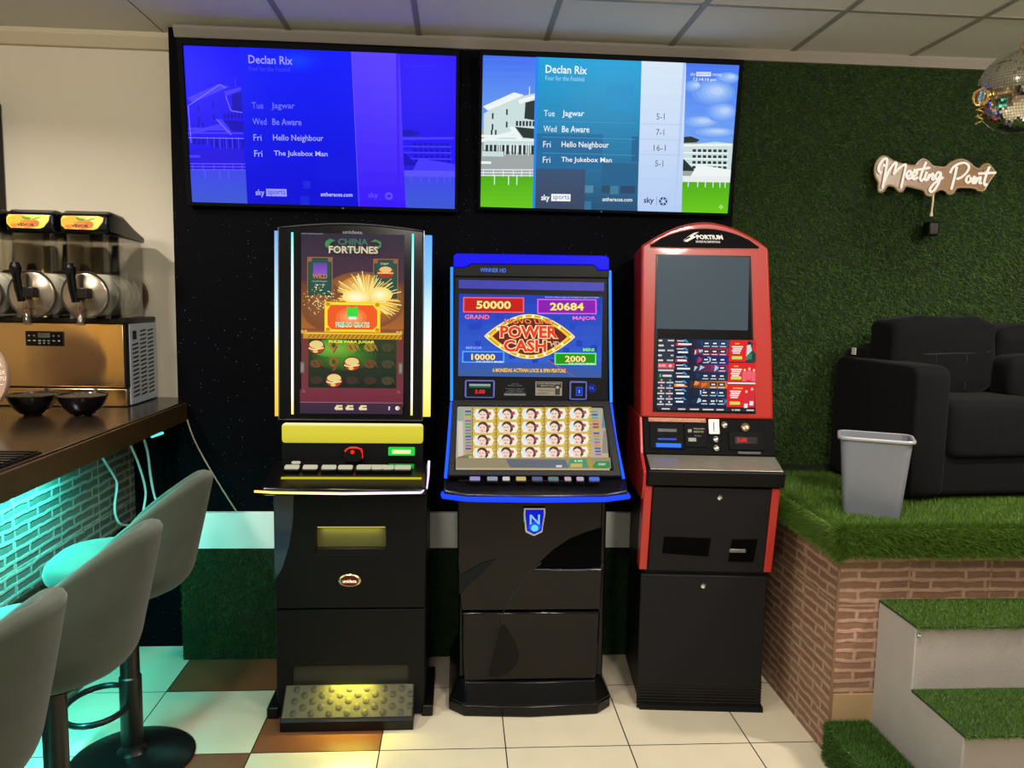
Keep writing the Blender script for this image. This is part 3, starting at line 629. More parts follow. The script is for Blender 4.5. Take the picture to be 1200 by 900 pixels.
def halo(x, y, rx, ry, c0, c1, n=9):
    a, b = lin(c0), lin(c1)
    for i in range(n):
        t = (i+.5)/n; q = [p+(w-p)*t for p, w in zip(a, b)]; hx = ''.join('%02x' % round(255*(12.92*v if v <= .0031308 else 1.055*v**(1/2.4)-.055)) for v in q[:3])
        g.disc(x, y, rx*(1-i/n), ry*(1-i/n), hx, n=28)
# reels
g.grad(354, 392, 473, 475, '6c3430', '742c40', 6); g.rect(361, 396.5, 466, 455, '6a3c30'); g.grad(362, 397, 465, 454.5, '2c3c20', '14201c', 12)
halo(404, 416, 38, 18, '24401c', '4c8c24', 8); halo(392, 408, 28, 10.6, '4c8c24', '7cb83c', 5)
g.rect(356, 389, 471, 397, 'c89020'); g.rect(357, 390.2, 470, 391.4, 'f4d050')
for x in range(362, 468, 5): g.line(x, 396.2, x+3.4, 392, .9, '6c4010')
for x in (355, 359, 466, 470): g.disc(x, 389, 1.8, 2.2, 'd8a848')
for i in range(5):
    for j in range(3):
        x, y = 371.5+i*20.8, 406.5+j*19.5; f = 1 if (i, j) in ((0, 0), (2, 1), (1, 2)) else 0
        if f: g.disc(x, y, 10, 8.6, '3c1410'); g.disc(x, y, 9.2, 7.9, 'b83820'); g.disc(x, y-2.6, 8, 4.6, 'e8d080'); g.line(x-9, y+1.6, x-3, y+3.4, 1.6, 'f0e0a0'); g.line(x-3, y+3.4, x+8.6, y+1.2, 1.6, 'f0e0a0'); g.disc(x-1, y+5.4, 3, 1.8, 'e8c070')
        elif i == 1: c = 'a87830' if j == 0 else '8c5c28'; g.disc(x-.4, y-2, 5.4, 6, c); g.disc(x-.6, y-2, 2.4, 3, '2c5420'); g.line(x+4, y-1, x-1, y+8, 2.2, c); g.line(x+3.4, y-1, x-1, y+7, .9, '5c2014')
        else:
            c = {0: '9c7c28', 1: '6a4424', 2: '3c2c20'}[j] if i < 4 else '44402c'; g.disc(x, y, 7, 5, c)
            for k in range(5): g.line(x-6+k*3, y-3.4+k % 2, x-3+k*3, y+4-k % 2, 1., '3c3018' if k % 2 else c)
halo(425, 352, 50, 34, '7a4a2c', 'e09028', 14); halo(428, 346, 34, 24, 'c87c28', 'ffe890')
halo(380, 358, 26, 28, '784828', '8c5830', 4)
# left and right cards
for x0, x1, y0, y1 in ((361, 390.5, 302, 348), (437.5, 466.5, 303, 350)):
    g.rect(x0, y0, x1, y1, '8a6a3c'); g.rect(x0+1.2, y0+1.2, x1-1.2, y1-1.2, '3c3020'); g.rect(x0+2.4, y0+2.4, x1-2.4, y1-2.4, '1c5048')
    for cx in (x0+3, x1-3): g.disc(cx, y0+3, 2.6, 2.6, '9c5c48')
g.grad(368, 309, 384, 323, '6a3ca8', '8c58b8', 5); g.text('WILD', 367, 322, 384.5, 327, 'd0783c', .03); g.text('sustituye', 367, 329, 384, 331.5, 'b8c0a0'); g.text('3 premios', 370, 333, 382, 335.5, 'b8c0a0')
g.text('Jugar', 446, 307, 456, 310.4, 'd8d0b0'); g.disc(452, 319, 9.6, 6.6, 'a8301c'); g.disc(452, 315.6, 7.2, 3.6, 'e8c078'); g.line(442.6, 319.6, 461, 319.6, 1.4, 'f0c868'); g.text('premio', 446, 331, 458, 334, 'c8c8a8')
rn = random.Random(5)
for k in range(90):
    a = rn.uniform(-3.3, .9); d0, d1 = rn.uniform(6, 18), rn.uniform(26, 42); cx, cy = 430, 350
    if cy+d1*math.sin(a) > 372 and abs(cx+d1*math.cos(a)-412) < 34: continue
    g.line(cx+d0*math.cos(a), cy+d0*.8*math.sin(a), cx+d1*math.cos(a), cy+d1*.8*math.sin(a), rn.uniform(.5, 1.3), rn.choice(['ffe070', 'ffd040', 'fff0a8', 'f0b030']))
halo(418, 348, 16, 8, 'ffe070', 'ffffe0', 4); halo(446, 345, 14, 9, 'ffd860', 'ffffd0', 4)
for k in range(110):
    a, d = rn.uniform(0, 6.28), rn.uniform(3, 22); g.disc(378+d*math.cos(a), 352+d*.85*math.sin(a), rn.uniform(.35, .9), rn.uniform(.4, 1.), rn.choice(['ffe8a0', 'ffd070', 'fff8d8', 'e0a040']), n=6)
g.poly([(383, 284), (388, 281), (394, 283), (390, 285), (387, 288), (391, 292), (440, 292), (446, 287), (442, 284), (435, 284), (440, 281), (447, 284), (447, 290), (440, 294), (388, 294), (382, 289)], '3c8c4c')
g.text('CHINA', 397, 280.5, 432, 288, '3c6c5c', .035); g.text('FORTUNES', 386, 289, 444, 298.4, '3c2820', .06); g.text('FORTUNES', 386.6, 289.2, 443.6, 297.8, 'd8c8a8', .03)
g.text('EL MAYOR PREMIO DEL JUEGO', 355, 275, 380, 276.6, 'b0b0b8')
# prize panel
g.rect(382, 354, 446.5, 388.8, 'ffd010'); g.rect(383.2, 355.4, 445.2, 387.4, 'f8e040'); g.poly([(389, 357.5), (438, 357.5), (443, 364), (443, 381), (438, 386), (390, 386), (385.4, 381), (385.4, 364)], 'f05a1c')
halo(413, 372, 18, 11, 'f4682a', 'ffb070', 4)
for x, y in ((386, 357), (443, 357), (386, 386), (443, 386)): g.disc(x, y, 2.6, 2.2, 'd0900c')
g.poly([(408, 359), (413, 361), (420, 359), (421, 370), (418, 374), (410, 374), (408, 369)], '38d83c'); g.rect(410, 371, 419, 374, 'e8fff0')
g.text('PREMIO GRATIS', 395, 377, 434, 383.4, 'ffffff', .045); g.text('PREMIO GRATIS', 395.6, 377.2, 433.4, 382.4, '38c860', .015)
g.text('PULSE PARA JUGAR', 387, 398.6, 440, 402.6, 'e8f040', .04)
for x in (354.4, 468): g.rect(x, 424, x+4.6, 437, '6c6458'); g.rect(x+1, 426, x+3.6, 435, '8c8474')
g.grad(354, 456, 473, 471, '742838', '6c2438', 4); g.line(354, 471, 473, 471, .6, 'a87080'); g.grad(354, 471.4, 473, 484, '3c2438', '34203c', 3); g.text('&', 356, 456, 361, 460, '98584c'); g.text('&', 466, 456, 471, 460, '98584c')
for x in (394, 406.6, 422): g.rect(x+2, 474, x+9, 475.8, 'f0dcb0'); g.disc(x+2.4, 477.6, 2.4, 2.2, 'ecd8a0'); g.rect(x+2, 476.8, x+9.4, 479.6, 'e8d4a0')
g.disc(457.4, 476, 1., 1, 'f0f0f0'); g.rect(456.6, 477.2, 458, 479.2, 'f0f0f0'); g.disc(467, 477, 2.6, 2.4, 'f0f0f0'); g.disc(468.4, 477, 1.4, 2, 'e0b040')
g.build('screen', m1, -.188, .191, .026, .695, M1S, -.0068)

# ------------------------------------------------------------------ slot machine with two screens
m2 = thing('slot_machine', 'black slot machine outlined in blue light between the other two machines', 'slot machine', (.30, 2.93, 0))
BLU = emit('1464ff', 2.2); BLUD = emit('0400f0', 1.0)
mb = MB(); mb.prism([(-.285, 0), (.29, 0), (.285, .87), (-.285, .87)], 'y', .035, .46)
obj('body', mb, BLK, m2, bevel=.01)
fd = []
for z, a, b in ((.125, -.262, .255), (.2, -.268, .262), (.404, -.272, .266)): fd.append((z, a, b))
def panel(pts, y0, y1, m, name, **k): return obj(name, MB().prism(pts, 'y', y0, y1), m, m2, **k)
BR2 = mat('dark_bronze_gloss', '090809', .12, spec=.32)
panel([(-.258, .125), (.252, .125), (.262, .16), (.266, .402), (-.274, .402), (-.268, .16)], .0, .04, BR2, 'lower_door', bevel=.008)
up = [(-.276, .41), (.266, .41), (.27, .575)]+[(.262-.25*t, .575+(0 if t else 0)) for t in (0, .5, 1)]+[(.03, .60), (.075, .645), (.14, .69), (.2, .715), (.262, .735), (.262, .855), (-.295, .855), (-.292, .60)]
panel(up, .0, .04, BR2, 'upper_door', bevel=.006)
obj('scoop', MB().prism([(.0, .578), (.03, .605), (.075, .65), (.14, .695), (.2, .72), (.262, .735), (.262, .578)], 'y', -.0015, .042), mat('recess_black', '020203', .9, spec=.05), m2)
obj('scoop_lip', MB().tube([(.0, .004, .574), (.1, -.002, .571), (.2, .0, .571), (.262, .004, .576), (.275, .02, .585)], .003, 6), mat('dark_chrome', '6c6c80', .2, .9), m2)
obj('side_fin', MB().prism([(-.285, .475), (-.145, .615), (-.2, .60), (-.285, .55)], 'y', -.004, .002), mat('fin_teal', '081014', .3, spec=.2), m2)
cv = spline([(.03, -.001, .60), (-.03, -.001, .545), (-.08, -.001, .47), (-.115, -.001, .40), (-.14, -.001, .30), (-.175, -.001, .15)], 6)
obj('door_groove', MB().tube(cv, .0022, 6), mat('groove_black', '020202', .4), m2)
obj('drop_panel', MB().prism(spline([(-.118, .352, 0), (-.075, .30, 0), (-.05, .24, 0), (-.06, .19, 0), (-.1, .155, 0), (-.165, .148, 0), (-.145, .25, 0)], 4, True) and [(p[0], p[1]) for p in spline([(-.118, .352, 0), (-.075, .30, 0), (-.05, .24, 0), (-.06, .19, 0), (-.1, .155, 0), (-.165, .148, 0), (-.145, .25, 0)], 4, True)], 'y', -.003, .002), mat('slate_gloss', '060606', .35, spec=.2), m2)
bs = MB()
def lathe_poly(z0, z1, p0, p1, m=0):
    n = len(p0); bs.add([(x, y, z0) for x, y in p0]+[(x, y, z1) for x, y in p1], [tuple(range(n)), tuple(range(2*n-1, n-1, -1))]+[(i, (i+1) % n, (i+1) % n+n, i+n) for i in range(n)], m)
p0 = [(-.32, .02), (-.26, -.035), (0, -.052), (.26, -.035), (.32, .02), (.32, .45), (-.32, .45)]; p1 = [(-.285, .03), (-.25, 0), (0, -.008), (.25, 0), (.285, .03), (.29, .45), (-.29, .45)]
lathe_poly(.0, .045, p0, p0); lathe_poly(.045, .125, p0, p1); obj('base_plinth', bs, BLK, m2, bevel=.006)
sh = [(-.05, .833), (.05, .833), (.052, .81), (.04, .735), (.0, .718), (-.04, .735), (-.052, .81)]
sh = [(x*.86-.002, z-.012) for x, z in sh]
bo = obj('shield_badge', MB().prism(sh, 'y', -.012, 0), CHROME, m2, bevel=.004)
g = G(((-.05, .835), (.05, .835), (.05, .7), (-.05, .7)), 1.); g.poly([(x*.8, (z-.765)*.84+.765) for x, z in sh], '0818c8'); g.disc(0, .745, .024, .02, '1858ff'); g.disc(0, .74, .014, .013, '58b4ff', 1.5)
g.text('N', -.022, .795, .020, .752, '0a1c60', .05); g.text('N', -.02, .793, .019, .754, '7cb0ff', .02, k=1.2); g.build('badge_light', bo, -.05, .05, .7, .835, None, -.0125)
# deck with chamfered front corners and LED edge
dp = [(-.335, .10), (-.345, -.06), (-.345, -.10), (-.26, -.142), (0, -.152), (.24, -.142), (.335, -.10), (.335, -.06), (.325, .10)]
dk = MB(); n = len(dp); dk.add([(x, y, .872 if y < -.05 else .87) for x, y in dp]+[(x, y, .905 if y < -.08 else (.945 if y < 0 else .96)) for x, y in dp], [tuple(range(n)), tuple(range(2*n-1, n-1, -1))]+[(i, (i+1) % n, (i+1) % n+n, i+n) for i in range(n)])
obj('button_deck', dk, mat('deck_black', '121218', .3), m2, bevel=.006)
obj('deck_light', MB().tube([(x*1.008, y-.004, .887) for x, y in dp[1:8]], .0095, 8), emit('0838ff', 1.7), m2)
MD2 = lean(-.14, .9065, -.06, .9475)
for x, w, c in ((-.232, .022, 'a898d8'), (-.168, .022, '98a4b8'), (-.117, .016, 'd8d8d8'), (-.062, .021, 'd8c070'), (-.002, .022, '5c6894'), (.058, .022, '6c8484'), (.112, .015, 'd0b8c8'), (.158, .016, 'c8b8d0'), (.211, .022, '5878e8')):
    bo = obj('button', MB().prism(rrect(x-w, x+w, .056, .082, .005), 'y', -.010, 0).xf(MD2), BLKP, m2, bevel=.002)
    obj('button_cap', MB().prism(rrect(x-w+.003, x+w-.003, .060, .079, .004), 'y', -.013, -.0095).xf(MD2), emit(c, .8), bo)
# lower screen, strongly sloped
ML = lean(-.058, .948, .115, 1.211); HL = math.hypot(.173, .263)
fr = MB(); fr.ring([(-.332, 0), (.318, 0), (.296, HL), (-.318, HL)], [(-.304, .025), (.284, .025), (.268, HL-.026), (-.299, HL-.026)], 'y', -.014, .02); fr.prism([(-.332, 0), (.318, 0), (.296, HL), (-.318, HL)], 'y', .012, .03)
obj('lower_screen_frame', fr.xf(ML), mat('frame_grey', '1c1c22', .45, spec=.2), m2, bevel=.005)
sd = MB(); sd.prism([(-.05, .90), (.115, 1.20), (.40, 1.20), (.40, .87), (-.05, .87)], 'x', -.29, .28); obj('console', sd, BLKM, m2)
Q = ((536, 475.5), (706, 476.7), (716.7, 551.8), (534, 550))
g = G(Q, 1.)
g.grad(530, 472, 720, 556, 'a8a490', 'c0a880', 8)
g.rect(535, 478, 552, 550, 'b0aa98'); g.rect(537, 490, 543, 545, 'd0c8b8'); g.rect(536, 477, 544, 492, '98a898'); g.rect(704, 480, 712, 500, '708090'); g.rect(706, 503, 714, 530, '8c8478'); g.poly([(536, 534), (550, 530), (548, 545), (535, 547)], '8c6450'); g.poly([(698, 536), (716, 538), (717, 548), (700, 546)], '7a5040')
rn = random.Random(3)
for k in range(15): c = rn.choice(['a83c3c', '3c58a8', 'c8b040', '9c5cb0', '5c9c58', 'd88830']); y = 480+k*3.6; g.rect(545.6, y, 552.4, y+2.2, c); c = rn.choice(['a83c3c', '3c58a8', 'c8b040', '9c5cb0', '58a0a0', 'd88830']); g.rect(691+k*.5, y, 698+k*.5, y+2.2, c)
for i in range(5):
    for j in range(4):
        x0 = 554+i*27.2-(j*.5)*(1-i*.35); y0 = 477.3+i*.3+j*15.1; x1 = x0+27; y1 = y0+15.1; cx, cy = (x0+x1)/2-.6, (y0+y1)/2
        g.rect(x0, y0, x1, y1, 'd4b450'); g.poly([(x0+4, y0+1.6), (x1-4, y0+1.6), (x1-1.6, cy), (x1-4, y1-1.6), (x0+4, y1-1.6), (x0+1.6, cy)], 'f0ecd8'); g.disc(x0+6, cy-.4, 3.6, 4, 'dfe6ee', n=12)
        for dx in (-12.4, 13.4):
            for dy in (-6.2, -2, 2, 6.2): g.disc(cx+dx, cy+dy, 1., .8, 'a8842c', n=8)
        g.disc(cx-.6, cy-2.2, 5.6, 4.6, '4a342c'); g.poly([(cx+1, cy-6), (cx+5.4, cy-3), (cx+6.6, cy+3), (cx+4, cy+6.2), (cx+1.6, cy+3)], '54403a'); g.disc(cx-1., cy+.8, 4.5, 5.6, 'f2d4c0'); g.poly([(cx-4, cy+4), (cx+2.6, cy+4), (cx+3.6, y1-.4), (cx-5, y1-.4)], 'eccab4')
        g.poly([(cx-5.8, cy-1.2), (cx-4.6, cy-5), (cx-.6, cy-6.6), (cx+3.4, cy-4.4), (cx+4, cy+.4), (cx+2, cy-2.6), (cx-1.4, cy-4.2), (cx-4, cy-2.8)], '4a342c')
        g.rect(cx-4, cy-.4, cx-2.2, cy+.3, '6a4c44'); g.rect(cx-.4, cy-.4, cx+1.4, cy+.3, '6a4c44'); g.rect(cx-2.8, cy+3.2, cx-.4, cy+4.2, 'c0504c'); g.line(cx-1.4, cy+.4, cx-1.7, cy+2, .5, 'd8a890')
        g.disc(cx+6.4, cy-1.2, 2.1, 2., 'b8383c', n=10); g.disc(cx+6.8, cy-1.4, .9, .9, 'd86060', n=8)
for x in range(5): g.line(553.6+x*27.3, 477, 553.2+x*27.9, 538, .6, '6c4c18')
g.rect(534, 538.6, 717, 553, '908468'); g.poly([(592, 540), (662, 541), (666, 551), (597, 550)], '5c6470'); g.poly([(667, 540), (686, 540.5), (690, 551), (665, 550)], '3c8c5c'); g.rect(668, 545.6, 682, 550, 'c8a850'); g.poly([(687, 541), (694, 541), (696, 551), (690, 551)], 'a88c30'); g.poly([(698, 543), (714, 543), (716, 550), (712, 551.6), (696, 551.4), (694, 549)], '2c8444'); g.text('START', 701, 545.4, 710, 548, 'd8f0d8', .02); g.text('9,95', 672, 541.4, 682, 544.4, 'd0ffd8', .01); g.rect(651, 547.4, 658, 550, 'd0d0d8')
g.build('lower_screen', m2, -.303, .276, .025, HL-.026, ML, 0.)
# upper cabinet
MU = lean(.115, 1.2, .15, 1.79)
up = MB(); up.prism([(-.318, 0), (.296, 0), (.283, .525), (-.318, .525)], 'y', 0, .30); obj('upper_cabinet', up.xf(MU), BLKM, m2, bevel=.006)
tb = MB(); tb.prism([(-.321, .525), (-.275, .525), (-.25, .540), (.222, .546), (.243, .525), (.284, .527), (.284, .572), (.272, .582), (-.31, .578), (-.321, .568)], 'y', -.008, .25); obj('top_light', tb.xf(MU), BLUD, m2, bevel=.003)
nb = MB(); nb.prism([(-.318, .49), (.284, .496), (.284, .526), (.243, .524), (.222, .545), (-.25, .539), (-.275, .524), (-.318, .524)], 'y', -.012, .0); no = obj('name_board', nb.xf(MU), BLKM, m2, bevel=.003)
g = G(((-1, -1), (1, -1), (1, 1), (-1, 1)), 1.); g.text('WINNER HD', -1, -1, 1, 1, '4c7cf0', .02); g.build('name_lettering', no, -.218, -.118, .508, .524, MU, -.0125)
gp = MB(); gp.box(-.300, .266, -.003, 0, .444, .478)
dots = MB()
for i in range(56):
    for j in range(6): x = -.298+i*.0101+(j % 2)*.005; dots.box(x, x+.0042, -.0045, -.003, .446+j*.0054, .449+j*.0054)
go = obj('speaker_grille', gp.xf(MU), mat('grille_blue', '0a0a60', .4), m2); o = obj('grille_lights', dots.xf(MU), emit('4848ff', 1.3), go); o['kind'] = 'stuff'
for pts in ([(-.327, -.004, .525), (-.325, -.004, .30), (-.322, -.006, .01)], [(.288, -.004, .525), (.294, -.004, .30), (.303, -.006, .01)]):
    t = MB().tube([tuple(MU @ Vector(p)) for p in pts], .0055, 8); obj('edge_light', t, emit('2888ff', 1.5), m2)
for pts in ([(-.322, .108, 1.205), (-.330, .03, 1.08), (-.340, -.062, .945)], [(.302, .108, 1.205), (.309, .03, 1.08), (.326, -.062, .945)]):
    obj('edge_light', MB().tube(pts, .006, 8), emit('0c50ff', 1.6), m2)
Q = ((538, 345), (708, 347), (705, 441.5), (538, 441))
g = G(Q, 1.)
g.grad(536, 343, 710, 444, '1838b8', '3064d4', 8); rn = random.Random(2)
for k in range(60): x, y = rn.uniform(540, 704), rn.uniform(348, 438); g.rect(x, y, x+7, y+7, rn.choice(['1c40c0', '2450c8', '1a3cb4']))
g.rect(536, 343, 710, 344.6, '101020'); g.grad(536, 425, 710, 444, '2c58b8', '3c5c94', 5)
for x0, y0, x1, y1, b, f, s in ((543, 349, 615, 367, 'ff6070', 'c81410', '50000'), (630.5, 350.5, 700.5, 368, 'e860f0', '8a10b0', '20684'), (542.5, 412, 592, 425.4, '60a8f8', '1450c8', '10000'), (650.6, 413, 699.4, 427, '70f080', '18940c', '2000')):
    g.rect(x0, y0, x1, y1, b); g.rect(x0+1.5, y0+1.3, x1-1.5, y1-1.3, f); g.rect(x0+3, y0+2.4, x1-3, (y0+y1)/2, f)
    cx = (x0+x1)/2; hw = (x1-x0)*(.285 if len(s) == 5 else .25); hh = (y1-y0)*.27; cy = (y0+y1)/2
    g.text(s, cx-hw-.5, cy-hh-.5, cx+hw+.5, cy+hh+.5, '402000', .06); g.text(s, cx-hw, cy-hh, cx+hw, cy+hh, 'ffe488', .035)
g.text('GRAND', 545, 369.6, 574.4, 374.8, 'ff70a8', .03); g.text('MAJOR', 672, 370.4, 699.4, 375.8, 'ff70d8', .03); g.text('MINOR', 547, 406.4, 566, 409.8, '88a8f8', .02); g.text('MINI', 684, 407.4, 697, 411.2, '88f070', .03)
g.text('POR APUESTA MINIMA', 559, 423, 591, 425, 'f0f0f0', .02); g.text('POR APUESTA MINIMA', 667, 424.4, 698, 426.4, 'f0f0f0', .02)
def lens(s, n=14):
    pts = []
    for k in range(n): t = k/n; pts.append((622-54*s+54*s*t, 394.5-26*s*(math.sin(t*math.pi/2)**.9)))
    for k in range(n): t = k/n; pts.append((622+53*s*t, 394.5-26*s*(math.cos(t*math.pi/2)**.9)))
    for k in range(n): t = k/n; pts.append((622+53*s-53*s*t, 394.5+26*s*(math.sin(t*math.pi/2)**.9)))
    for k in range(n): t = k/n; pts.append((622-54*s*t, 394.5+26*s*(math.cos(t*math.pi/2)**.9)))
    return pts
g.poly(lens(1.), 'fff0a0'); g.poly(lens(.96), 'd8a010'); g.poly(lens(.9), 'f4cc28'); g.poly(lens(.82), '5c1414'); g.poly(lens(.79), '701818')
for k in range(18):
    a = k/18*6.283; q = lens(.9)[int(k/18*56) % 56]; g.disc(q[0], q[1], 1.8, 1.8, 'fffae0', n=10)
g.text('NOVO LINE', 593, 374, 649.6, 380.2, '701010', .05, -.4); g.text('NOVO LINE', 593.6, 374.2, 649, 379.8, 'f89040', .02, -.4)
for t, a in (('POWER', (587, 382, 654.6, 396.4)), ('CASH', (591, 398.4, 641, 412.4))):
    g.text(t, a[0]-.9, a[1]-.9, a[2]+.9, a[3]+.9, 'f8e8b0', .09); g.text(t, *a, 'e83818', .035)
g.text('HD', 647, 400, 658, 406, 'f0c8a0', .02, -.3); g.line(642, 400.6, 646, 400.6, 1.2, 'f8e0a0')
g.text('6 MONEDAS ACTIVAN LOCK & SPIN FEATURE', 578, 431, 664, 436.4, '402000', .09); g.text('6 MONEDAS ACTIVAN LOCK & SPIN FEATURE', 578.3, 431.3, 663.7, 436, 'f8c860', .04)
g.line(643, 422, 676, 443, .8, 'e04080'); g.text('El premio maximo a pagar por la maquina no superara los limites', 640, 347.6, 703, 349.6, 'c8d0e8', .01)
g.build('upper_screen', m2, -.298, .262, .106, .424, MU, -.002)
bo = obj('bill_acceptor', MB().prism(rrect(-.272, -.155, .022, .092, .008), 'y', -.010, 0).xf(MU), mat('lilac_trim', '5c64c0', .3), m2, bevel=.002)
g = G(((0, 0), (10, 0), (10, 6), (0, 6)), .9); g.rect(0, 0, 10, 6, '08080c'); g.rect(1, 1.0, 9, 1.8, '98b0a8'); g.rect(1, 1.8, 9, 2.5, '1c6050'); g.text('3.00', 3.2, 3.2, 7, 4.8, 'ff2020', .04); g.build('acceptor_display', bo, -.265, -.162, .027, .087, MU, -.0105)
g = G(((0, 0), (10, 0), (10, 6), (0, 6)), .75)
for y, a, b in ((.6, 3.4, 6.6), (1.4, 2, 8), (2.8, 1, 9), (3.5, 2, 8), (4.2, 1, 9)): g.text('PROHIBIDO A MENORES', a, y, b, y+.45, '8c8c90')
g.rect(.4, 5., 9.6, 5.9, '8c8c80'); g.build('notice_lettering', m2, -.122, -.03, .032, .086, MU, -.001)
so = obj('warning_plate', MB().box(.004, .108, -.004, 0, .034, .088).xf(MU), mat('plate_grey', '8c8878', .5), m2)
g = G(((0, 0), (10, 0), (10, 6), (0, 6)), None); g.rect(.3, .3, 9.7, 2.6, '141414'); g.text('JUGAR ABUSIVAMENTE', .7, .6, 9.3, 1.2, 'b8b4a8', .01); g.text('PERJUDICA LA SALUD', 2, 1.5, 7, 2.1, 'b8b4a8', .01); g.rect(7.4, 1.6, 9.2, 5.6, '242020'); g.disc(8.3, 2.4, .6, .6, 'a89c8c'); g.text('Y PUEDE PRODUCIR', .5, 3.4, 7, 4.1, '34302c', .01); g.text('LUDOPATIA', .5, 4.6, 5, 5.4, '34302c', .01); g.build('warning_lettering', so, .004, .108, .034, .088, MU, -.0042)
bo = obj('ticket_slot', MB().prism(rrect(.137, .206, .018, .092, .008), 'y', -.010, 0).xf(MU), mat('lilac_trim', '5c64c0', .3), m2, bevel=.002)
g = G(((0, 0), (6, 0), (6, 6), (0, 6)), 1.); g.rect(0, 0, 6, 6, '06060c'); g.rect(2, 1.6, 4.8, 5, '1848e0'); g.rect(2.5, 2.1, 4.3, 4.5, '0c1c70'); g.rect(3.1, 2.6, 3.7, 4, '58a0ff'); g.build('slot_light', bo, .143, .2, .024, .086, MU, -.0105)
g = G(((-1, -1), (1, -1), (1, 1), (-1, 1)), 1.); g.disc(0, 0, 1, 1, '1c28c8'); g.disc(0, 0, .84, .84, '060830'); g.text('N', -.5, -.5, .5, .5, '2c50f0', .05, -.3); g.build('round_emblem', m2, .213, .243, .05, .08, MU, -.001)

# ------------------------------------------------------------------ red betting terminal
m3 = thing('betting_terminal', 'red arched betting terminal with two screens beside the brick platform', 'betting terminal', (.967, 2.93, 0), -.083)
mb = MB(); mb.prism([(.0, .012), (-.012, .03), (-.02, .55), (-.02, .59), (-.055, .86), (.02, 1.02), (.06, 1.15), (.42, 1.15), (.42, .012)], 'x', -.232, .232)
obj('body', mb, mat('terminal_body_black', '09090a', .5, spec=.2), m3, bevel=.004)
ML3 = lean(.0, .012, -.02, .56)
obj('lower_door', MB().prism([(-.243, .0), (.247, .0), (.238, .545), (-.247, .545)], 'y', -.012, .002).xf(ML3), CHAR, m3, bevel=.004)
rib = MB()
for k in range(10): rib.box(-.243, .247, -.016, -.010, .005+k*.0125, .012+k*.0125)
rib.prism([(-.025, 0), (.05, 0), (.05, .02), (-.02, .02)], 'x', -.232, .255); obj('ribbed_kick_plate', rib, BLKP, m3)
MD3 = lean(-.022, .575, -.075, .922)
dout = [(-.222, 0), (.222, 0), (.222, .345), (-.222, .345)]
obj('upper_door', MB().prism(dout, 'y', -.014, .04).xf(MD3), CHAR, m3, bevel=.004)
for x0, x1, w in ((-.256, -.224, 0), (.224, .256, 0)):
    obj('red_side_bar', MB().box(x0, x1, -.010, .05, 0, .348).xf(MD3), RED, m3, bevel=.004)
sl = MB(); sl.prism([(-.172, .075), (.006, .066), (.010, .142), (-.168, .145)], 'y', -.017, -.012); so = obj('coin_tray', sl.xf(MD3), mat('tray_black', '020203', .8, spec=.05), m3, bevel=.003)
sl = MB(); sl.prism([(.083, .046), (.18, .046), (.188, .142), (.09, .14)], 'y', -.017, -.012); so = obj('ticket_outlet', sl.xf(MD3), mat('tray_black', '020203', .8, spec=.05), m3, bevel=.003)
obj('outlet_lip', MB().box(.082, .145, -.024, -.015, .088, .102).xf(MD3), mat('dull_chrome', '8a8a90', .3, .9), so, bevel=.002)
for M_, x, h in ((MD3, .03, .31), (ML3, -.005, .505)):
    lk = MB().lathe([(.010, -.012), (.010, -.018), (.006, -.020), (.001, -.020)], (x, 0, h), 14, 'y').xf(M_); obj('lock', lk, CHROME, m3, smooth=40)
# hand shelf
shp = MB(); shp.prism([(.01, 1.018), (.01, .918), (-.10, .924), (-.108, .978), (-.102, .984)], 'x', -.246, .264); obj('shelf', shp, BLKM, m3, bevel=.004)
obj('shelf_plate', MB().box(-.238, .256, -.003, .0, .0, .114).xf(lean(-.104, .985, .006, 1.019)), mat('worn_silver', 'b8b4a4', .35, .75, mottle=.15, mscale=20), m3, bevel=.002)
obj('red_cheek', MB().prism([(-.09, .92), (-.095, .975), (.0, 1.025), (.06, 1.16), (.4, 1.16), (.4, .86), (-.06, .86)], 'x', -.262, -.250), RED, m3, bevel=.003)
# control panel
MC3 = lean(.004, 1.022, .058, 1.155)
cp = obj('control_panel', MB().box(-.248, .256, -.006, .03, 0, .145).xf(MC3), BLKX, m3, bevel=.003)
def on(x0, x1, h0, h1, m, name, par=m3, d=.011): return obj(name, MB().box(x0, x1, -d, -.005, h0, h1).xf(MC3), m, par, bevel=.0015)
n1 = on(-.224, -.095, .02, .12, mat('panel_black', '0d0d0f', .6, spec=.08), 'bill_acceptor'); on(-.195, -.12, .085, .1, mat('slot_dark', '030303', .4), 'bill_slot', n1, .013); on(-.195, -.122, .054, .062, emit('1848f0', .9), 'blue_lamp', n1, .0125); on(-.202, -.105, .026, .042, emit('1460ff', 1.5), 'blue_lamp', n1, .0125)
g = G(((0, 0), (10, 0), (10, 2), (0, 2)), None); g.rect(0, 0, 10, 2, 'a05838'); g.text('MAQUINA DE APUESTAS PARA MAYORES DE EDAD', .2, .3, 9.8, .85, 'e8d0b0'); g.text('PROHIBIDO JUGAR A MENORES', 1, 1.15, 9, 1.7, 'e8d0b0'); g.build('notice_strip', m3, -.228, -.005, .128, .144, MC3, -.0065)
n2 = on(-.09, -.006, .03, .12, mat('panel_black', '0d0d0f', .6, spec=.08), 'reader_plate'); on(-.078, -.062, .086, .1, mat('dim_silver', '6a6860', .4, .5), 'key_symbol', n2, .0125); on(-.078, -.046, .05, .066, mat('dim_silver', '6a6860', .4, .5), 'key_symbol', n2, .0125)
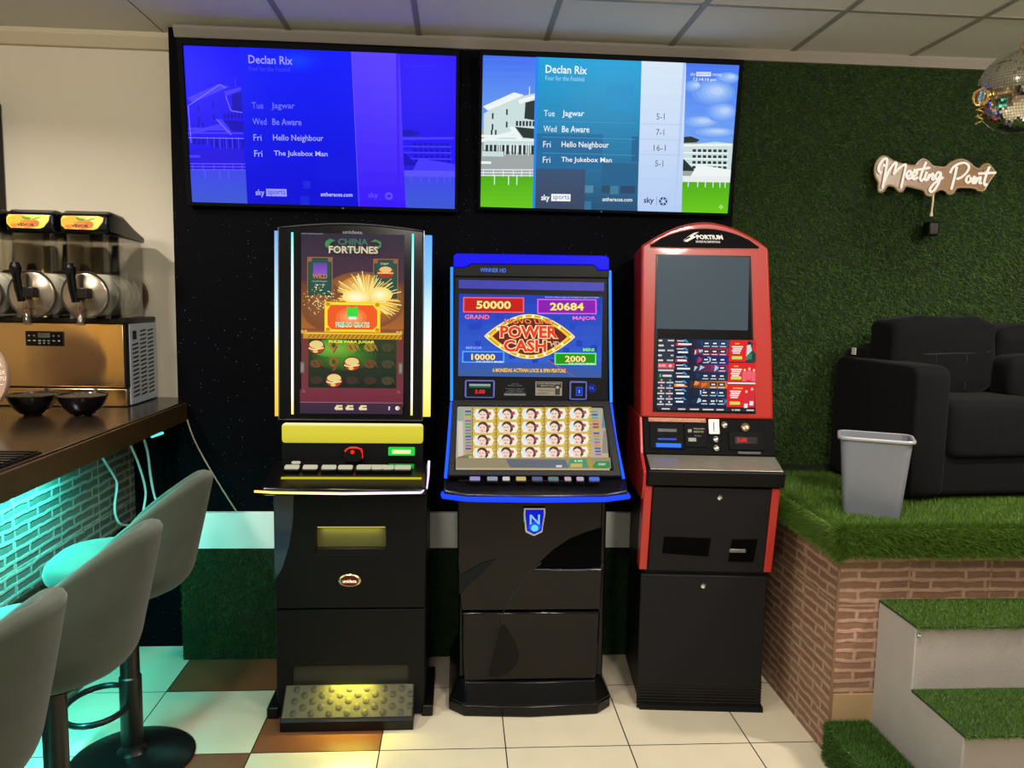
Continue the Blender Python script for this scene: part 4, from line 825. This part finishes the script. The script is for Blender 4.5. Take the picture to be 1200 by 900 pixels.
g = G(((0, 0), (10, 0), (10, 6), (0, 6)), None); g.text('INTRODUZCA TARJETA', 0, 0, 10, 1.2, 'b8b088'); g.text('RETIRE SU TICKET', 0, 2, 9, 3.2, 'b8b088'); g.text('lector', 1, 4.8, 7, 5.8, '888888'); g.build('reader_lettering', n2, -.055, -.012, .07, .104, MC3, -.0118)
n3 = on(.004, .046, .082, .142, mat('pale_steel', 'b8b4a4', .35, .6), 'coin_slot_plate'); on(.022, .026, .09, .13, mat('slot_dark', '030303', .4), 'coin_slot', n3, .0125)
for x, h, rr in ((.066, .12, .013), (.03, .062, .012), (.03, .028, .012), (.146, .112, .017)):
    obj('push_button', MB().lathe([(rr, -.004), (rr, -.012), (rr*.75, -.015), (rr*.5, -.013), (.001, -.013)], (x, 0, h), 18, 'y').xf(MC3), mat('dull_gold', '98886c', .3, .8) if rr > .015 else CHROME, m3, smooth=40)
n4 = on(.08, .215, .022, .095, mat('panel_black', '0d0d0f', .6, spec=.08), 'card_reader'); on(.102, .19, .045, .075, mat('display_black', '050202', .2), 'red_display', n4, .0125)
g = G(((0, 0), (10, 0), (10, 4), (0, 4)), 1.2); g.text('3.00', .5, .5, 5.5, 3.2, 'e01020', .04); g.rect(3, 3.3, 7, 3.7, '70080c'); g.build('display_digits', n4, .108, .182, .047, .072, MC3, -.0132)
n5 = on(.112, .2, .006, .016, mat('slot_grey', '3a3a3a', .4), 'small_plate')
# arched red head
MH = lean(.058, 1.158, .13, 1.90); HH = .755
aw = [(-.258, 0), (.256, 0), (.244, .30), (.222, .665)]+[(.222-.492*k/14, .665+.098*math.sin(math.pi*(k/14))**.9) for k in range(1, 14)]+[(-.270, .668), (-.264, .3)]
hd = MB(); hd.prism(aw, 'y', -.012, .20); obj('red_head', hd.xf(MH), RED, m3, bevel=.010, seg=3)
obj('head_back', MB().prism([(x*.97, z*.985+.004) for x, z in aw], 'y', .19, .33).xf(MH), BLKM, m3, bevel=.006)
ar = [(.182, .660), (.186, .672)]+[(.18-.41*k/12, .674+.064*math.sin(math.pi*(k/12))**.75) for k in range(0, 13)]+[(-.238, .672), (-.236, .659)]
ao = obj('arch_panel', MB().prism(ar, 'y', -.0135, -.010).xf(MH), BLKX, m3); obj('arch_outline', MB().tube([(x, -.013, z) for x, z in ar], .0022, 6, True).xf(MH), mat('pale_red', 'c8685c', .4), ao)
g = G(((0, 0), (20, 0), (20, 7), (0, 7)), None); g.poly([(0, 5.2), (5.6, .9), (8, .4), (5.2, 2.4), (6.6, 3.2), (2.2, 6), (.6, 5.6), (4, 3.4), (2.8, 2.8), (1, 4.6)], 'f0f0f0'); g.poly([(0, 5.2), (2.4, 4.4), (4.6, 3.2), (3.2, 4.8)], 'f0f0f0')
g.text('PORTIUM', 7, 1.9, 20, 4.4, 'f4f4f4', .05, -.3); g.text('APUESTAS DEPORTIVAS', 6.6, 5.1, 18.6, 6.3, 'e0e0e0', .03, -.3); g.build('brand_lettering', ao, -.112, .046, .676, .726, MH, -.0142)
obj('screen_frame', MB().ring([(-.213, .022), (.186, .022), (.154, .634), (-.214, .634)], [(-.195, .028), (.180, .028), (.148, .628), (-.208, .628)], 'y', -.0135, -.009).xf(MH), BLKP, m3)
obj('screen_glass', MB().prism([(-.208, .024), (.184, .024), (.152, .632), (-.212, .632)], 'y', -.0125, -.010).xf(MH), BLK, m3)
g = G(((0, 0), (10, 0), (10, 8), (0, 8)), .8); g.rect(0, 0, 10, 8, '4e5c64')  # even grey-blue glow stands in for the room reflected in this screen
g.build('upper_screen', m3, -.206, .148, .345, .628, MH, -.0136)
Q = ((771.6, 397), (878, 397.6), (880, 481.5), (773.5, 481)); g = G(Q, 1.)
g.rect(770, 395, 884, 484, '181c2c'); g.grad(790, 395, 849, 478, '0a1430', '0c2440', 6); g.rect(771, 396, 790, 478, '2c3040')
for k, y in enumerate((398.6, 404.4, 410.2, 416, 421.8)): g.rect(772, y, 776+(k*1.7) % 5, y+2, 'd8d8d8'); g.rect(782+(k % 2)*4, y, 789, y+1.8, 'c0c4cc')
g.rect(772, 426, 790.6, 432, 'e04858'); g.text('EN VIVO', 773.5, 427.6, 781, 430.4, 'ffe0e0', .02); g.disc(786, 429, 1.6, 1.6, 'ffd0d0'); g.rect(773, 433.4, 790, 435.4, 'd0d0d0'); g.rect(778, 439.6, 788, 442, 'd8d8d8'); g.rect(774.6, 439, 776.4, 442.6, '30c060')
for j in range(5):
    for i, x in enumerate((776.6, 786)): y = 446+j*6.4; g.disc(x+.6, y, 1.2, 1.1, ['e0a840', '40a050', 'f0a0a0', '60b0e0', 'e8c850', 'd07070', 'e0e0f0', 'f07080', 'e0e0f0', 'e8e0f0'][j*2+i]); g.rect(x-3.4, y+2, x+4.2, y+3.6, 'd0d0d8')
rows = [(398, '1c4c7c', 'd02838', 3), (407.4, 'a03048', 'c8d4e4', 3), (417, '182c90', 'c82838', 3), (426.6, '8c2c60', '2830b0', 1), (436, '12345c', '2060a0', 3), (446, 'd87020', 'f09838', 2), (455.6, '103050', '2878b8', 3), (465.4, '103450', '2a7cb4', 3)]
rn = random.Random(9)
for y, c, d, nb in rows:
    g.grad(808, y, 849, y+9, '0c1830', c, 8, False); g.poly([(791, y+4), (801, y+4), (806, y+7.6), (791, y+7.6)], d if d in ('d02838', 'c82838', 'f09838') else '1c2c48')
    for k in range(6): x = rn.uniform(812, 846); g.poly([(x, y+rn.uniform(0, 3)), (x+rn.uniform(2, 7), y+rn.uniform(2, 5)), (x+rn.uniform(-2, 3), y+rn.uniform(6, 9))], rn.choice([c, d, 'a8c8e8', c]))
    g.rect(792, y+1, 800, y+2.4, 'd8c8d0'); g.rect(793.4, y+4.6, 793.4+rn.uniform(8, 15), y+6.6, 'ececf0'); g.poly([(799, y), (802, y), (805, y+3.4), (802, y+3.4)], '3c90c8')
    for i in range(3-nb, 3): x = 821+i*9; g.rect(x, y+2, x+7.4, y+6.2, '141824'); g.rect(x+1.6, y+3.4, x+5.8, y+5, 'e4e8f0'); g.rect(x+.4, y+7.2, x+7, y+8.2, 'c8d8e8')
for y0, y1 in ((398, 423.4), (424.4, 447), (450, 476.4)):
    g.rect(849, y0, 881, y1, 'e01c1c'); g.rect(855, y0+3.4, 860+(y0 > 449)*6, y0+5, 'f0a028')
    for k in range(4): g.rect(852+k % 2, y0+7+k*2.4, 864-k, y0+8.6+k*2.4, 'f8e4e4')
    g.poly([(852.4, y1-6.6), (863, y1-6.6), (864, y1-4.6), (863, y1-3), (852.4, y1-3)], 'c8e058')
g.poly([(867, 424), (871, 411), (868, 403), (871, 399), (875, 401), (874, 408), (879, 414), (879, 423)], '1c3c40'); g.poly([(868, 404), (872, 403), (874, 410), (868, 417)], 'c8d8d8'); g.poly([(869, 415), (874, 413), (874, 420), (868, 421)], '28805c'); g.disc(870.6, 401, 1.8, 2, '2c2020')
for x, y in ((867, 433), (872, 431.4), (877, 433)): g.disc(x, y, 1.3, 1.6, 'f0c8b0'); g.poly([(x-2.6, y+2), (x+2.6, y+2), (x+2.2, y+13), (x-2.2, y+13)], 'f06070')
for x, y in ((870, 458), (876, 455)): g.disc(x, y, 1.4, 1.7, 'e8b8a0'); g.poly([(x-2.8, y+2), (x+2.8, y+2), (x+2.4, y+14), (x-2.4, y+14)], 'd02838'); g.rect(x-2, y+14, x+2, y+19, 'e8e0f0')
g.rect(849, 447.4, 881, 449.2, 'f0e8e8'); g.rect(771, 477.6, 882, 484, '20242c')
for x, w in ((778, 9), (796, 8), (809, 10), (823, 12), (838, 8), (855, 2), (858, 6), (871, 8)): g.rect(x, 478.8, x+w, 480.4, 'd0d0d0')
g.build('lower_screen', m3, -.197, .178, .030, .308, MH, -.0136)

# ------------------------------------------------------------------ frozen drink machine on the bar
sx0 = -1.316; sl = thing('slush_machine', 'three tank frozen drink machine with steel front on the bar', 'drinks machine', (-1.6, 3.237, 1.147))
def LS(mb): mb.v = [(a+1.6, b-3.237, c-1.147) for a, b, c in mb.v]; return mb
obj('housing', LS(MB().box(-1.918, -1.322, 3.245, 3.54, 1.15, 1.50)), BLKM, sl, bevel=.004)
fp = MB(); fp.box(-1.918, -1.326, 3.234, 3.246, 1.226, 1.481); obj('front_panel', LS(fp), STEEL, sl, bevel=.004)
obj('lower_panel', LS(MB().box(-1.918, -1.318, 3.226, 3.246, 1.15, 1.220)), STEEL, sl, bevel=.003)
obj('corner_post', LS(MB().box(-1.328, -1.316, 3.232, 3.262, 1.224, 1.50)), BLKM, sl, bevel=.003)
so = obj('side_panel', LS(MB().box(-1.322, -1.314, 3.262, 3.54, 1.151, 1.478)), mat('pale_vent_panel', 'c4ccd4', .45), sl, bevel=.002)
lv = MB()
for c, (y0, n) in enumerate(((3.285, 13), (3.365, 16), (3.445, 16))):
    for k in range(n): z = 1.18+k*.0175; lv.prism([(y0, z), (y0+.058, z+.004), (y0+.058, z+.011), (y0, z+.006)], 'x', -1.315, -1.3125)
lv.box(-1.315, -1.312, 3.29, 3.325, 1.415, 1.45)
obj('vent_slots', LS(lv), mat('vent_dark', '181a1c', .6), so)
for y, z in ((3.275, 1.165), (3.53, 1.165)): obj('screw', LS(MB().lathe([(.004, -1.315), (.004, -1.311), (.001, -1.310)], (0, y, z), 8, 'x')), CHROME, so)
cpn = obj('control_panel', LS(MB().box(-1.698, -1.556, 3.226, 3.236, 1.388, 1.446)), BLK, sl, bevel=.002)
g = G(((0, 0), (10, 0), (10, 4), (0, 4)), None); g.rect(3.4, .4, 6.6, 1.7, '5c5c50')
for x in (1, 2.4, 3.8, 5, 6.2, 7.6, 9): g.rect(x-.35, 2.4, x+.35, 2.7, '88887c'); g.disc(x, 1.2 if abs(x-5) > 2 else 3.2, .3, .25, '6c6c68', n=10)
g.mb.v = [v for v in g.mb.v]; o = g.build('panel_markings', cpn, -1.698+1.6, -1.556+1.6, 1.388-1.147, 1.446-1.147, None, 3.2255-3.237)
obj('drip_ledge', LS(MB().box(-1.918, -1.314, 3.215, 3.54, 1.48, 1.502)), BLKP, sl, bevel=.004)
CLEAR = glassy('clear_tank_plastic', 'f2f0ea', .05); FROST = mat('auger_white', 'd4d4d0', .4); DRUM = mat('drum_steel', '9c958a', .35, .4)
for xc in (-1.425, -1.623, -1.821):
    w = .083
    tk = MB(); tk.ring(rrect(xc-w, xc+w, 3.165, 3.50, .022), rrect(xc-w+.003, xc+w-.003, 3.168, 3.497, .02), 'z', 1.502, 1.826); to = obj('tank', LS(tk), CLEAR, sl, smooth=40)
    dr = MB(); dr.lathe([(.001, 3.20), (.055, 3.20), (.055, 3.50)], (xc, 0, 1.591), 28, 'y'); obj('cooling_drum', LS(dr), DRUM, to, smooth=40)
    for k in range(5):
        y = 3.225+k*.052; f = MB().lathe([(.056, y), (.083, y+.014), (.083, y+.020), (.056, y+.008)], (xc, 0, 1.591), 28, 'y'); obj('auger_blade', LS(f), FROST, to, smooth=40)
    bk = MB().lathe([(.03, 3.50), (.088, 3.50), (.088, 3.53), (.03, 3.53)], (xc, 0, 1.591), 28, 'y'); obj('drum_seal', LS(bk), mat('brown_seal', '4a201a', .5), to, smooth=40)
    fd = MB().lathe([(.001, 3.152), (.080, 3.154), (.086, 3.158), (.088, 3.164), (.086, 3.17)], (xc-.008, 0, 1.591), 36, 'y'); obj('front_disc', LS(fd), mat('satin_disc', 'a89c88', .22, .85), to, smooth=40)
    rg = MB().tube([(xc-.008+.088*math.cos(a*math.pi/18), 3.158, 1.591+.088*math.sin(a*math.pi/18)) for a in range(36)], .0035, 6, True); obj('disc_rim', LS(rg), mat('dark_rim', '2a2622', .3), to)
    bt = MB(); bt.prism([(3.40, 1.66), (3.47, 1.66), (3.47, 1.80), (3.43, 1.80)], 'x', xc-.02, xc+.02); bt.prism([(3.38, 1.60), (3.49, 1.60), (3.49, 1.68), (3.40, 1.69)], 'x', xc-.055, xc+.055); obj('rear_spine', LS(bt), mat('smoky_plastic', '3a3632', .4), to, bevel=.012)
    ld = MB(); ld.prism([(3.148, 1.83), (3.150, 1.895), (3.19, 1.912), (3.30, 1.905), (3.40, 1.868), (3.505, 1.838), (3.51, 1.812), (3.16, 1.822)], 'x', xc-.090, xc+.090); lo_ = obj('lid', LS(ld), BLK, sl, bevel=.012, seg=3)
    g = G(((0, 0), (20, 0), (20, 7), (0, 7)), None)
    sh = [(1.2, 0.4), (17.5, .2), (19.6, 1), (19.2, 3), (16.8, 6.2), (15, 6.9), (2, 6.7), (.3, 4.8), (.3, 2)]
    g.poly(sh, 'f0c838'); g.poly([(.6, 2), (4, .6), (8, .6), (7, 6.6), (2, 6.5), (.5, 4.8)], 'f4a020'); g.poly([(11, .5), (17.3, .5), (19.2, 1.3), (18.6, 3), (16, 6), (13, 4)], 'ecd868'); g.disc(10, 4.6, 4, 2.2, 'ec7a24'); g.disc(13, 4.4, 2, 1.7, 'e8641c'); g.disc(3.6, 5.6, 1.6, 1., 'ec7018')
    g.poly([(6.8, .6), (8.4, 1.2), (11.6, 1.8), (10, 3), (7.6, 2.4)], '4c8c24'); g.poly([(11, 2.4), (14, 1.4), (16.6, 1.2), (14.4, 2.2), (12, 3)], '7aa83c'); g.text('VEVOR', 4.8, 4.4, 12.8, 6, '2a2418', .05)
    g.build('fruit_label', lo_, xc-.084+1.6, xc+.078+1.6, 1.838-1.147, 1.892-1.147, None, 3.1475-3.237)
    hx = xc-.034
    hd = MB().tube([(hx+.004, 3.128, 1.565), (hx, 3.118, 1.61), (hx-.002, 3.112, 1.66), (hx-.004, 3.108, 1.69), (hx-.004, 3.108, 1.71)], [.014, .015, .0165, .022, .014], 12); ho = obj('tap_handle', LS(hd), BLK, sl, smooth=50)
    obj('tap_body', LS(MB().box(hx+.006, hx+.054, 3.115, 3.155, 1.578, 1.618)), BLKP, ho, bevel=.003)
    nz = MB().lathe([(.016, 1.475), (.014, 1.50), (.012, 1.505), (.012, 1.565)], (hx+.016, 3.135, 0), 16); obj('nozzle', LS(nz), glassy('clear_nozzle', 'e8e0d8', .2), ho, smooth=40)
    obj('nozzle_ring', LS(MB().lathe([(.0135, 1.528), (.0135, 1.534)], (hx+.016, 3.135, 0), 16)), mat('amber_ring', '6c3018', .4), ho)
for xc, lab in ((-1.385, 'right of the two black bowls with gridded tops on the bar'), (-1.565, 'left of the two black bowls with gridded tops on the bar')):
    bw = thing('drip_bowl', lab, 'bowl', (xc, 3.0, 1.147), 0, 'drip bowls under the taps')
    bo = obj('bowl', MB().lathe([(.030, 0), (.032, .006), (.045, .010), (.064, .030), (.080, .060), (.086, .078), (.089, .078), (.089, .074), (.083, .071), (.001, .070)], (0, 0, 0), 36), mat('bowl_black', '0c0b0a', .2, coat=.4), bw, smooth=40); gr = MB()
    for k in range(-5, 6): hh = math.sqrt(.080**2-(k*.015)**2); gr.box(k*.015-.002, k*.015+.002, -hh, hh, .0705, .0745); gr.box(-hh, hh, k*.015-.002, k*.015+.002, .070, .074)
    obj('grid', gr, mat('grid_grey', '4a4844', .35, .5), bw); obj('hook', MB().box(.004, .016, .080, .092, .066, .09), CHROME, bw)

# round tap sign at the left edge of the bar
ts = thing('tap_sign', 'round beige sign with pale lettering on a short stem at the bar', 'sign', (-1.70, 2.86, 1.147))
obj('stem', MB().lathe([(.075, 0), (.075, .012), (.02, .02), (.018, .04)], (0, .02, 0), 24), BLKP, ts, smooth=40)
do = obj('disc', MB().lathe([(.001, .012), (.132, .012), (.136, .006), (.136, -.006), (.132, -.012), (.001, -.012)], (0, 0, .158), 44, 'y'), mat('beige_sign_face', 'a88c78', .5), ts, smooth=40)
g = G(((-1, -1), (1, -1), (1, 1), (-1, 1)), None)
for t, x0, y0, x1, y1 in (('A', .70, -.72, .84, -.56), ('ER', .68, -.46, .87, -.24), ('MEX', .70, -.13, .95, -.03), ('ORTU', .62, .03, .96, .14), ('C', .70, .36, .78, .52)): g.text(t, x0, y0, x1, y1, 'efe4d4', .02, skew=-.04)
g.line(.5, .24, .9, .2, .02, 'efe4d4'); g.line(.5, -.16, .93, -.27, .012, 'd8c8b4')
g.build('lettering', do, -.135, .135, .023, .293, None, -.0125)
bm_ = thing('bar_mat', 'black ribbed rubber mat lying on the counter edge', 'mat', (-1.25, 2.0, 1.147))
mm = MB(); mm.box(-.085, .075, -.42, .29, 0, .005); obj('mat_sheet', mm, BLKP, bm_, bevel=.002)
rb = MB()
for k in range(22): rb.box(-.08, .07, -.41+k*.032, -.396+k*.032, .005, .010)
obj('mat_ribs', rb, BLKP, bm_)
tag(obj('wall_box', MB().prism([(-2.25, 1.90), (-1.925, 1.90), (-1.925, 2.38), (-1.95, 2.41), (-2.25, 2.41)], 'y', 3.46, 3.558), BLKM, bevel=.006), 'black box mounted on the cream wall at the left edge', 'wall box')

# ------------------------------------------------------------------ bar stools
def stool_shell():
    mb = MB(); nf, nt = 56, 16; V = []; F = []
    def rim(p):
        t = min(max((abs(p)-R(22))/R(106), 0), 1)**1.55
        return 1.0*(1-t)+.655*t
    for i in range(nf):
        p = -math.pi+2*math.pi*i/nf; H = rim(p)
        for j in range(nt+1):
            t = j/nt; z = .585+(H-.585)*t
            q = min((z-.585)/.13, 1.); rr = .06+.145*math.sqrt(max(0, 1-(1-q)**2))+max(0, z-.72)*.06
            V.append((rr*math.cos(p)*1.08+max(0, z-.70)*.16*max(0, math.cos(p)), rr*math.sin(p)*1.05*(1-max(0, z-.82)*.9), z))
    for i in range(nf):
        k = (i+1) % nf
        F += [(i*(nt+1)+j, k*(nt+1)+j, k*(nt+1)+j+1, i*(nt+1)+j+1) for j in range(nt)]
    F.append(tuple(i*(nt+1) for i in range(nf-1, -1, -1)))
    mb.add(V, F)
    return mb
SL = ['grey green velvet bar stool, farthest of the row from the camera', 'grey green velvet bar stool, middle one of the row along the bar', 'grey green velvet bar stool, nearest to the camera and cut by the picture edge']
shell_me = None
for i, (x, y, a) in enumerate(((-1.105, 2.655, 6), (-1.055, 2.06, 2), (-1.06, 1.55, 2))):
    s = thing('bar_stool', SL[i], 'bar stool', (x, y, 0), R(a), 'bar stools')
    if i == 0:
        so = obj('shell', stool_shell(), VELVET, s, smooth=60)
        m = so.modifiers.new('thickness', 'SOLIDIFY'); m.thickness = .048; m.offset = -1
        m = so.modifiers.new('soft', 'SUBSURF'); m.levels = 1; m.render_levels = 1
        st_ = [so, obj('seat_cushion', pillow(.205, .19, .06, .7, wrinkle=.01, c=(-.03, 0, .70)), VELVET, s, smooth=60),
               obj('seat_mount', MB().lathe([(.09, .60), (.10, .585), (.04, .57), (.034, .56)], (0, 0, 0), 24), BLKP, s, smooth=40),
               obj('pole', MB().lathe([(.036, .02), (.036, .30), (.031, .305), (.031, .59)], (0, 0, 0), 24), mat('black_pole', '0c0c0d', .35), s, smooth=40),
               obj('base', MB().lathe([(.20, 0), (.203, .006), (.19, .014), (.10, .026), (.05, .034), (.038, .05), (.037, .06)], (0, 0, 0), 48), mat('black_base', '101011', .3), s, smooth=40),
               obj('footrest', MB().tube([(-.02+.0, .03, .205)]+[(-.105+.105*math.cos(R(t)), .14*math.sin(R(t)), .205) for t in range(15, 346, 15)], .0105, 10), mat('black_base', '101011', .3), s, smooth=60)]
    else:
        for o in st_: c = o.copy(); COL.objects.link(c); c.parent = s

# ------------------------------------------------------------------ sofa, bin, sign, mirror ball
sf = thing('sofa', 'black velour sofa with loose cushions on the turf platform', 'sofa', (1.705, 2.81, .858), R(5.5))
obj('base_frame', MB().box(.10, 1.62, .03, .56, .025, .20), SOFA, sf, bevel=.02, seg=3)
for x0 in (0, 1.57): obj('armrest', pillow(.078, .275, .255, .16, 32, 20, .004, 3, (x0+.075, .275, .275)), SOFA, sf, smooth=60)
obj('back_frame', pillow(.83, .09, .285, .16, 40, 20, .004, 4, (.86, .465, .30)), SOFA, sf, smooth=60)
for k in range(3): obj('seat_cushion', pillow(.235, .235, .115, .22, 36, 20, .008, 20+k, (.385+k*.47, .235, .285)), SOFA, sf, smooth=60)
for k, (cx, cz, hh) in enumerate(((.31, .545, .165), (.80, .53, .155), (1.29, .53, .155))):
    co = obj('back_cushion', pillow(.245, .10, hh, 0.34, 56, 32, .035, 40+k, (cx, .34, cz)), SOFA, sf, smooth=60)
    obj('seam', MB().tube([(cx-.225, .275, cz+.02), (cx-.2, .25, cz+.018), (cx-.1, .242, cz+.012), (cx+.1, .242, cz+.018), (cx+.2, .25, cz+.026), (cx+.225, .275, cz+.03)], .004, 6).tube([(cx-.05, .243, cz+.015), (cx-.052, .245, cz-.13)], .003, 6).tube([(cx+.09, .243, cz+.015), (cx+.092, .245, cz-.13)], .003, 6), mat('seam_black', '060608', .8), co)
obj('loose_cushion', pillow(.19, .075, .10, .4, 32, 20, .02, 55, (.72, .22, .465)), SOFA, sf, smooth=60)
for x, y in ((.06, .06), (.06, .5), (1.6, .06), (1.6, .5)): obj('foot', MB().box(x-.025, x+.025, y-.025, y+.025, 0, .03), BLKP, sf)
tagm = obj('care_tag', MB().box(.026, .031, .44, .465, .54, .57), WHITE, sf)
bn = thing('waste_bin', 'grey plastic waste bin standing on the turf in front of the sofa', 'bin', (1.503, 2.706, .857), R(-26))
def loft(levels, m=0):
    mb = MB(); n = len(levels[0][0]); V = [(x, y, z) for p, z in levels for x, y in p]
    F = [(i*n+k, i*n+(k+1) % n, (i+1)*n+(k+1) % n, (i+1)*n+k) for i in range(len(levels)-1) for k in range(n)]
    F.append(tuple(range(n-1, -1, -1)))
    return mb.add(V, F)
def rr_(hx, hy, r): return rrect(-hx, hx, -hy, hy, r, 6)
bmx = loft([(rr_(.092, .060, .024), 0), (rr_(.095, .063, .025), .012), (rr_(.118, .080, .030), .285), (rr_(.114, .076, .028), .285), (rr_(.086, .056, .023), .012)])
bmx.f.append(tuple(range(4*28, 5*28))); bmx.m.append(0)
obj('bucket', bmx, GALV, bn, smooth=45)
rmx = MB(); rmx.ring(rr_(.127, .088, .034), rr_(.115, .077, .028), 'z', .274, .287); obj('rim', rmx, mat('bin_rim_grey', 'a8a8a8', .35, .3), bn, bevel=.004)

ns = thing('neon_sign', 'tan lettered sign reading Meeting Point hanging on the turf wall', 'sign', (2.06, 3.375, 2.18))
def sp(x, y): return ((x-545)*.000593, -(y-262)*.000612-.02*0)
ol = [(85, 240), (95, 190), (125, 155), (160, 150), (200, 170), (250, 190), (330, 205), (390, 205), (415, 175), (450, 160), (490, 180), (520, 205), (570, 212), (620, 210), (650, 185), (700, 160), (750, 155), (800, 175), (840, 205), (880, 215), (905, 190), (945, 180), (975, 205), (1000, 240), (975, 280), (950, 320), (930, 360), (890, 365), (860, 350), (800, 345), (720, 350), (695, 385), (660, 395), (635, 375), (600, 365), (560, 380), (530, 410), (490, 405), (465, 375), (400, 360), (330, 350), (305, 385), (275, 385), (240, 355), (190, 350), (160, 390), (125, 390), (120, 330), (95, 290)]
op = [(p[0], p[1]) for p in spline([(*sp(*q), 0) for q in ol], 4, True)]
bo = obj('backboard', MB().prism(op, 'y', -.003, .004), mat('tan_acrylic', '84603a', .3), ns)
obj('board_edge', MB().tube([(x, -.001, z) for x, z in op], .0045, 6, True), mat('amber_edge', '9a8464', .3), bo)
strokes = [[(130, 268), (110, 252), (108, 222), (128, 184), (158, 166), (166, 188), (160, 260), (145, 370)], [(152, 335), (185, 250), (222, 198), (238, 196), (232, 232), (222, 272)], [(222, 272), (262, 228), (300, 205), (310, 212), (300, 280), (285, 365)],
           [(318, 290), (350, 272), (352, 250), (335, 248), (320, 272), (330, 300), (362, 292)], [(362, 292), (392, 270), (394, 250), (378, 250), (364, 274), (374, 302), (408, 290)], [(462, 182), (442, 232), (426, 290), (436, 312), (458, 292)], [(372, 242), (492, 220)], [(472, 250), (460, 290), (470, 308), (486, 290)], [(494, 264), (480, 306), (502, 272), (520, 262), (518, 298), (532, 300)],
           [(582, 258), (556, 250), (540, 280), (556, 300), (580, 262), (568, 320), (540, 372), (514, 386), (506, 366), (532, 330), (572, 300), (600, 285)],
           [(697, 208), (686, 280), (668, 366)], [(650, 252), (668, 215), (712, 186), (762, 180), (790, 206), (774, 246), (736, 280), (704, 292)], [(800, 266), (782, 276), (776, 300), (790, 316), (810, 300), (808, 276)], [(838, 268), (826, 300), (832, 318), (846, 300)], [(852, 276), (846, 320), (864, 286), (884, 276), (880, 312), (896, 316)], [(946, 200), (926, 260), (916, 310), (926, 330), (940, 320)], [(868, 250), (998, 240)]]
lt = MB()
for s_ in strokes: lt.tube(spline([(sp(*q)[0], -.010, sp(*q)[1]) for q in s_], 5), .0052, 6)
obj('neon_lettering', lt, emit('fff4e0', .95), ns, smooth=60)
obj('cord', MB().tube([(.0, 0, -.085), (-.003, -.004, -.12), (-.005, -.004, -.16), (-.006, -.004, -.18)], [.004, .004, .004, .008], 8), mat('cream_cord', 'd8ccb0', .5), ns)
obj('plug', MB().box(-.030, .02, -.035, .02, -.265, -.205), BLKP, ns, bevel=.008)
for px, pz in ((-.23, .03), (.22, .02)): obj('standoff', MB().lathe([(.006, -.006), (.006, .05)], (px, 0, pz), 10, 'y'), CHROME, ns)

mbl = thing('mirror_ball', 'silver mirror ball hanging from the ceiling at the right edge', 'mirror ball', (1.577, 2.2, ZC))
RB = .114; V = []; F = []; rings = 42
bm2 = MB(); rn = random.Random(4)
for i in range(rings):
    t0, t1 = math.pi*i/rings-math.pi/2, math.pi*(i+1)/rings-math.pi/2; tm = (t0+t1)/2; n = max(6, int(104*math.cos(tm)))
    for k in range(n):
        a0, a1 = 2*math.pi*(k+.05)/n, 2*math.pi*(k+.95)/n; d = (t1-t0)*.05
        q = [Vector((math.cos(t)*math.cos(a), math.cos(t)*math.sin(a), math.sin(t)))*RB for a, t in ((a0, t0+d), (a1, t0+d), (a1, t1-d), (a0, t1-d))]
        c = sum(q, Vector())/4; nn = c.normalized(); ax = Vector((rn.gauss(0, 1), rn.gauss(0, 1), rn.gauss(0, 1))).normalized(); Rm = Matrix.Rotation(rn.gauss(0, .03), 3, ax)
        q = [c+Rm @ (p-c) for p in q]
        bm2.add([tuple(p+Vector((0, 0, -.465))) for p in q], [(0, 1, 2, 3)])
obj('mirror_tiles', bm2, mat('mirror_facet', 'd8d4c8', .08, 1.), mbl, fix=False)
obj('core', MB().lathe([(.001, -.465-.1115)]+[((RB-.0025)*math.cos(R(a)), -.465+(RB-.0025)*math.sin(R(a))) for a in range(-80, 81, 10)]+[(.001, -.465+.1115)], (0, 0, 0), 32), mat('core_grey', '4a4844', .5), mbl, smooth=60)
obj('hanging_ring', MB().tube([(.012*math.cos(R(a)), 0, -.342+.012*math.sin(R(a))) for a in range(0, 360, 30)], .0025, 6, True), mat('ring_gold', 'b89a50', .3, .9), mbl)
ch = MB()
for k in range(17): z = -.325+k*.019; ch.tube([((.005*math.cos(R(a)) if k % 2 else 0), (0 if k % 2 else .005*math.cos(R(a))), z+.0125*math.sin(R(a))) for a in range(0, 360, 45)], .0017, 5, True)
obj('chain', ch, mat('ring_gold', 'b89a50', .3, .9), mbl)
rb = MB(); rn = random.Random(8)
for k in range(7): a = rn.uniform(0, 6.28); rb.tube([(-.118+.020*math.cos(R(t))*math.cos(a)-.012, -.02+.020*math.cos(R(t))*math.sin(a), -.49+.022*math.sin(R(t))+rn.uniform(-.003, .003)) for t in range(0, 360, 30)], .0025, 5, True)
rb.tube([(-.13+.009*math.cos(R(t*40)), -.02+.009*math.sin(R(t*40)), -.515-t*.0021) for t in range(24)], .0022, 5)
obj('gold_ribbon', rb, mat('ribbon_gold', 'c8a860', .25, .8), mbl, smooth=60)
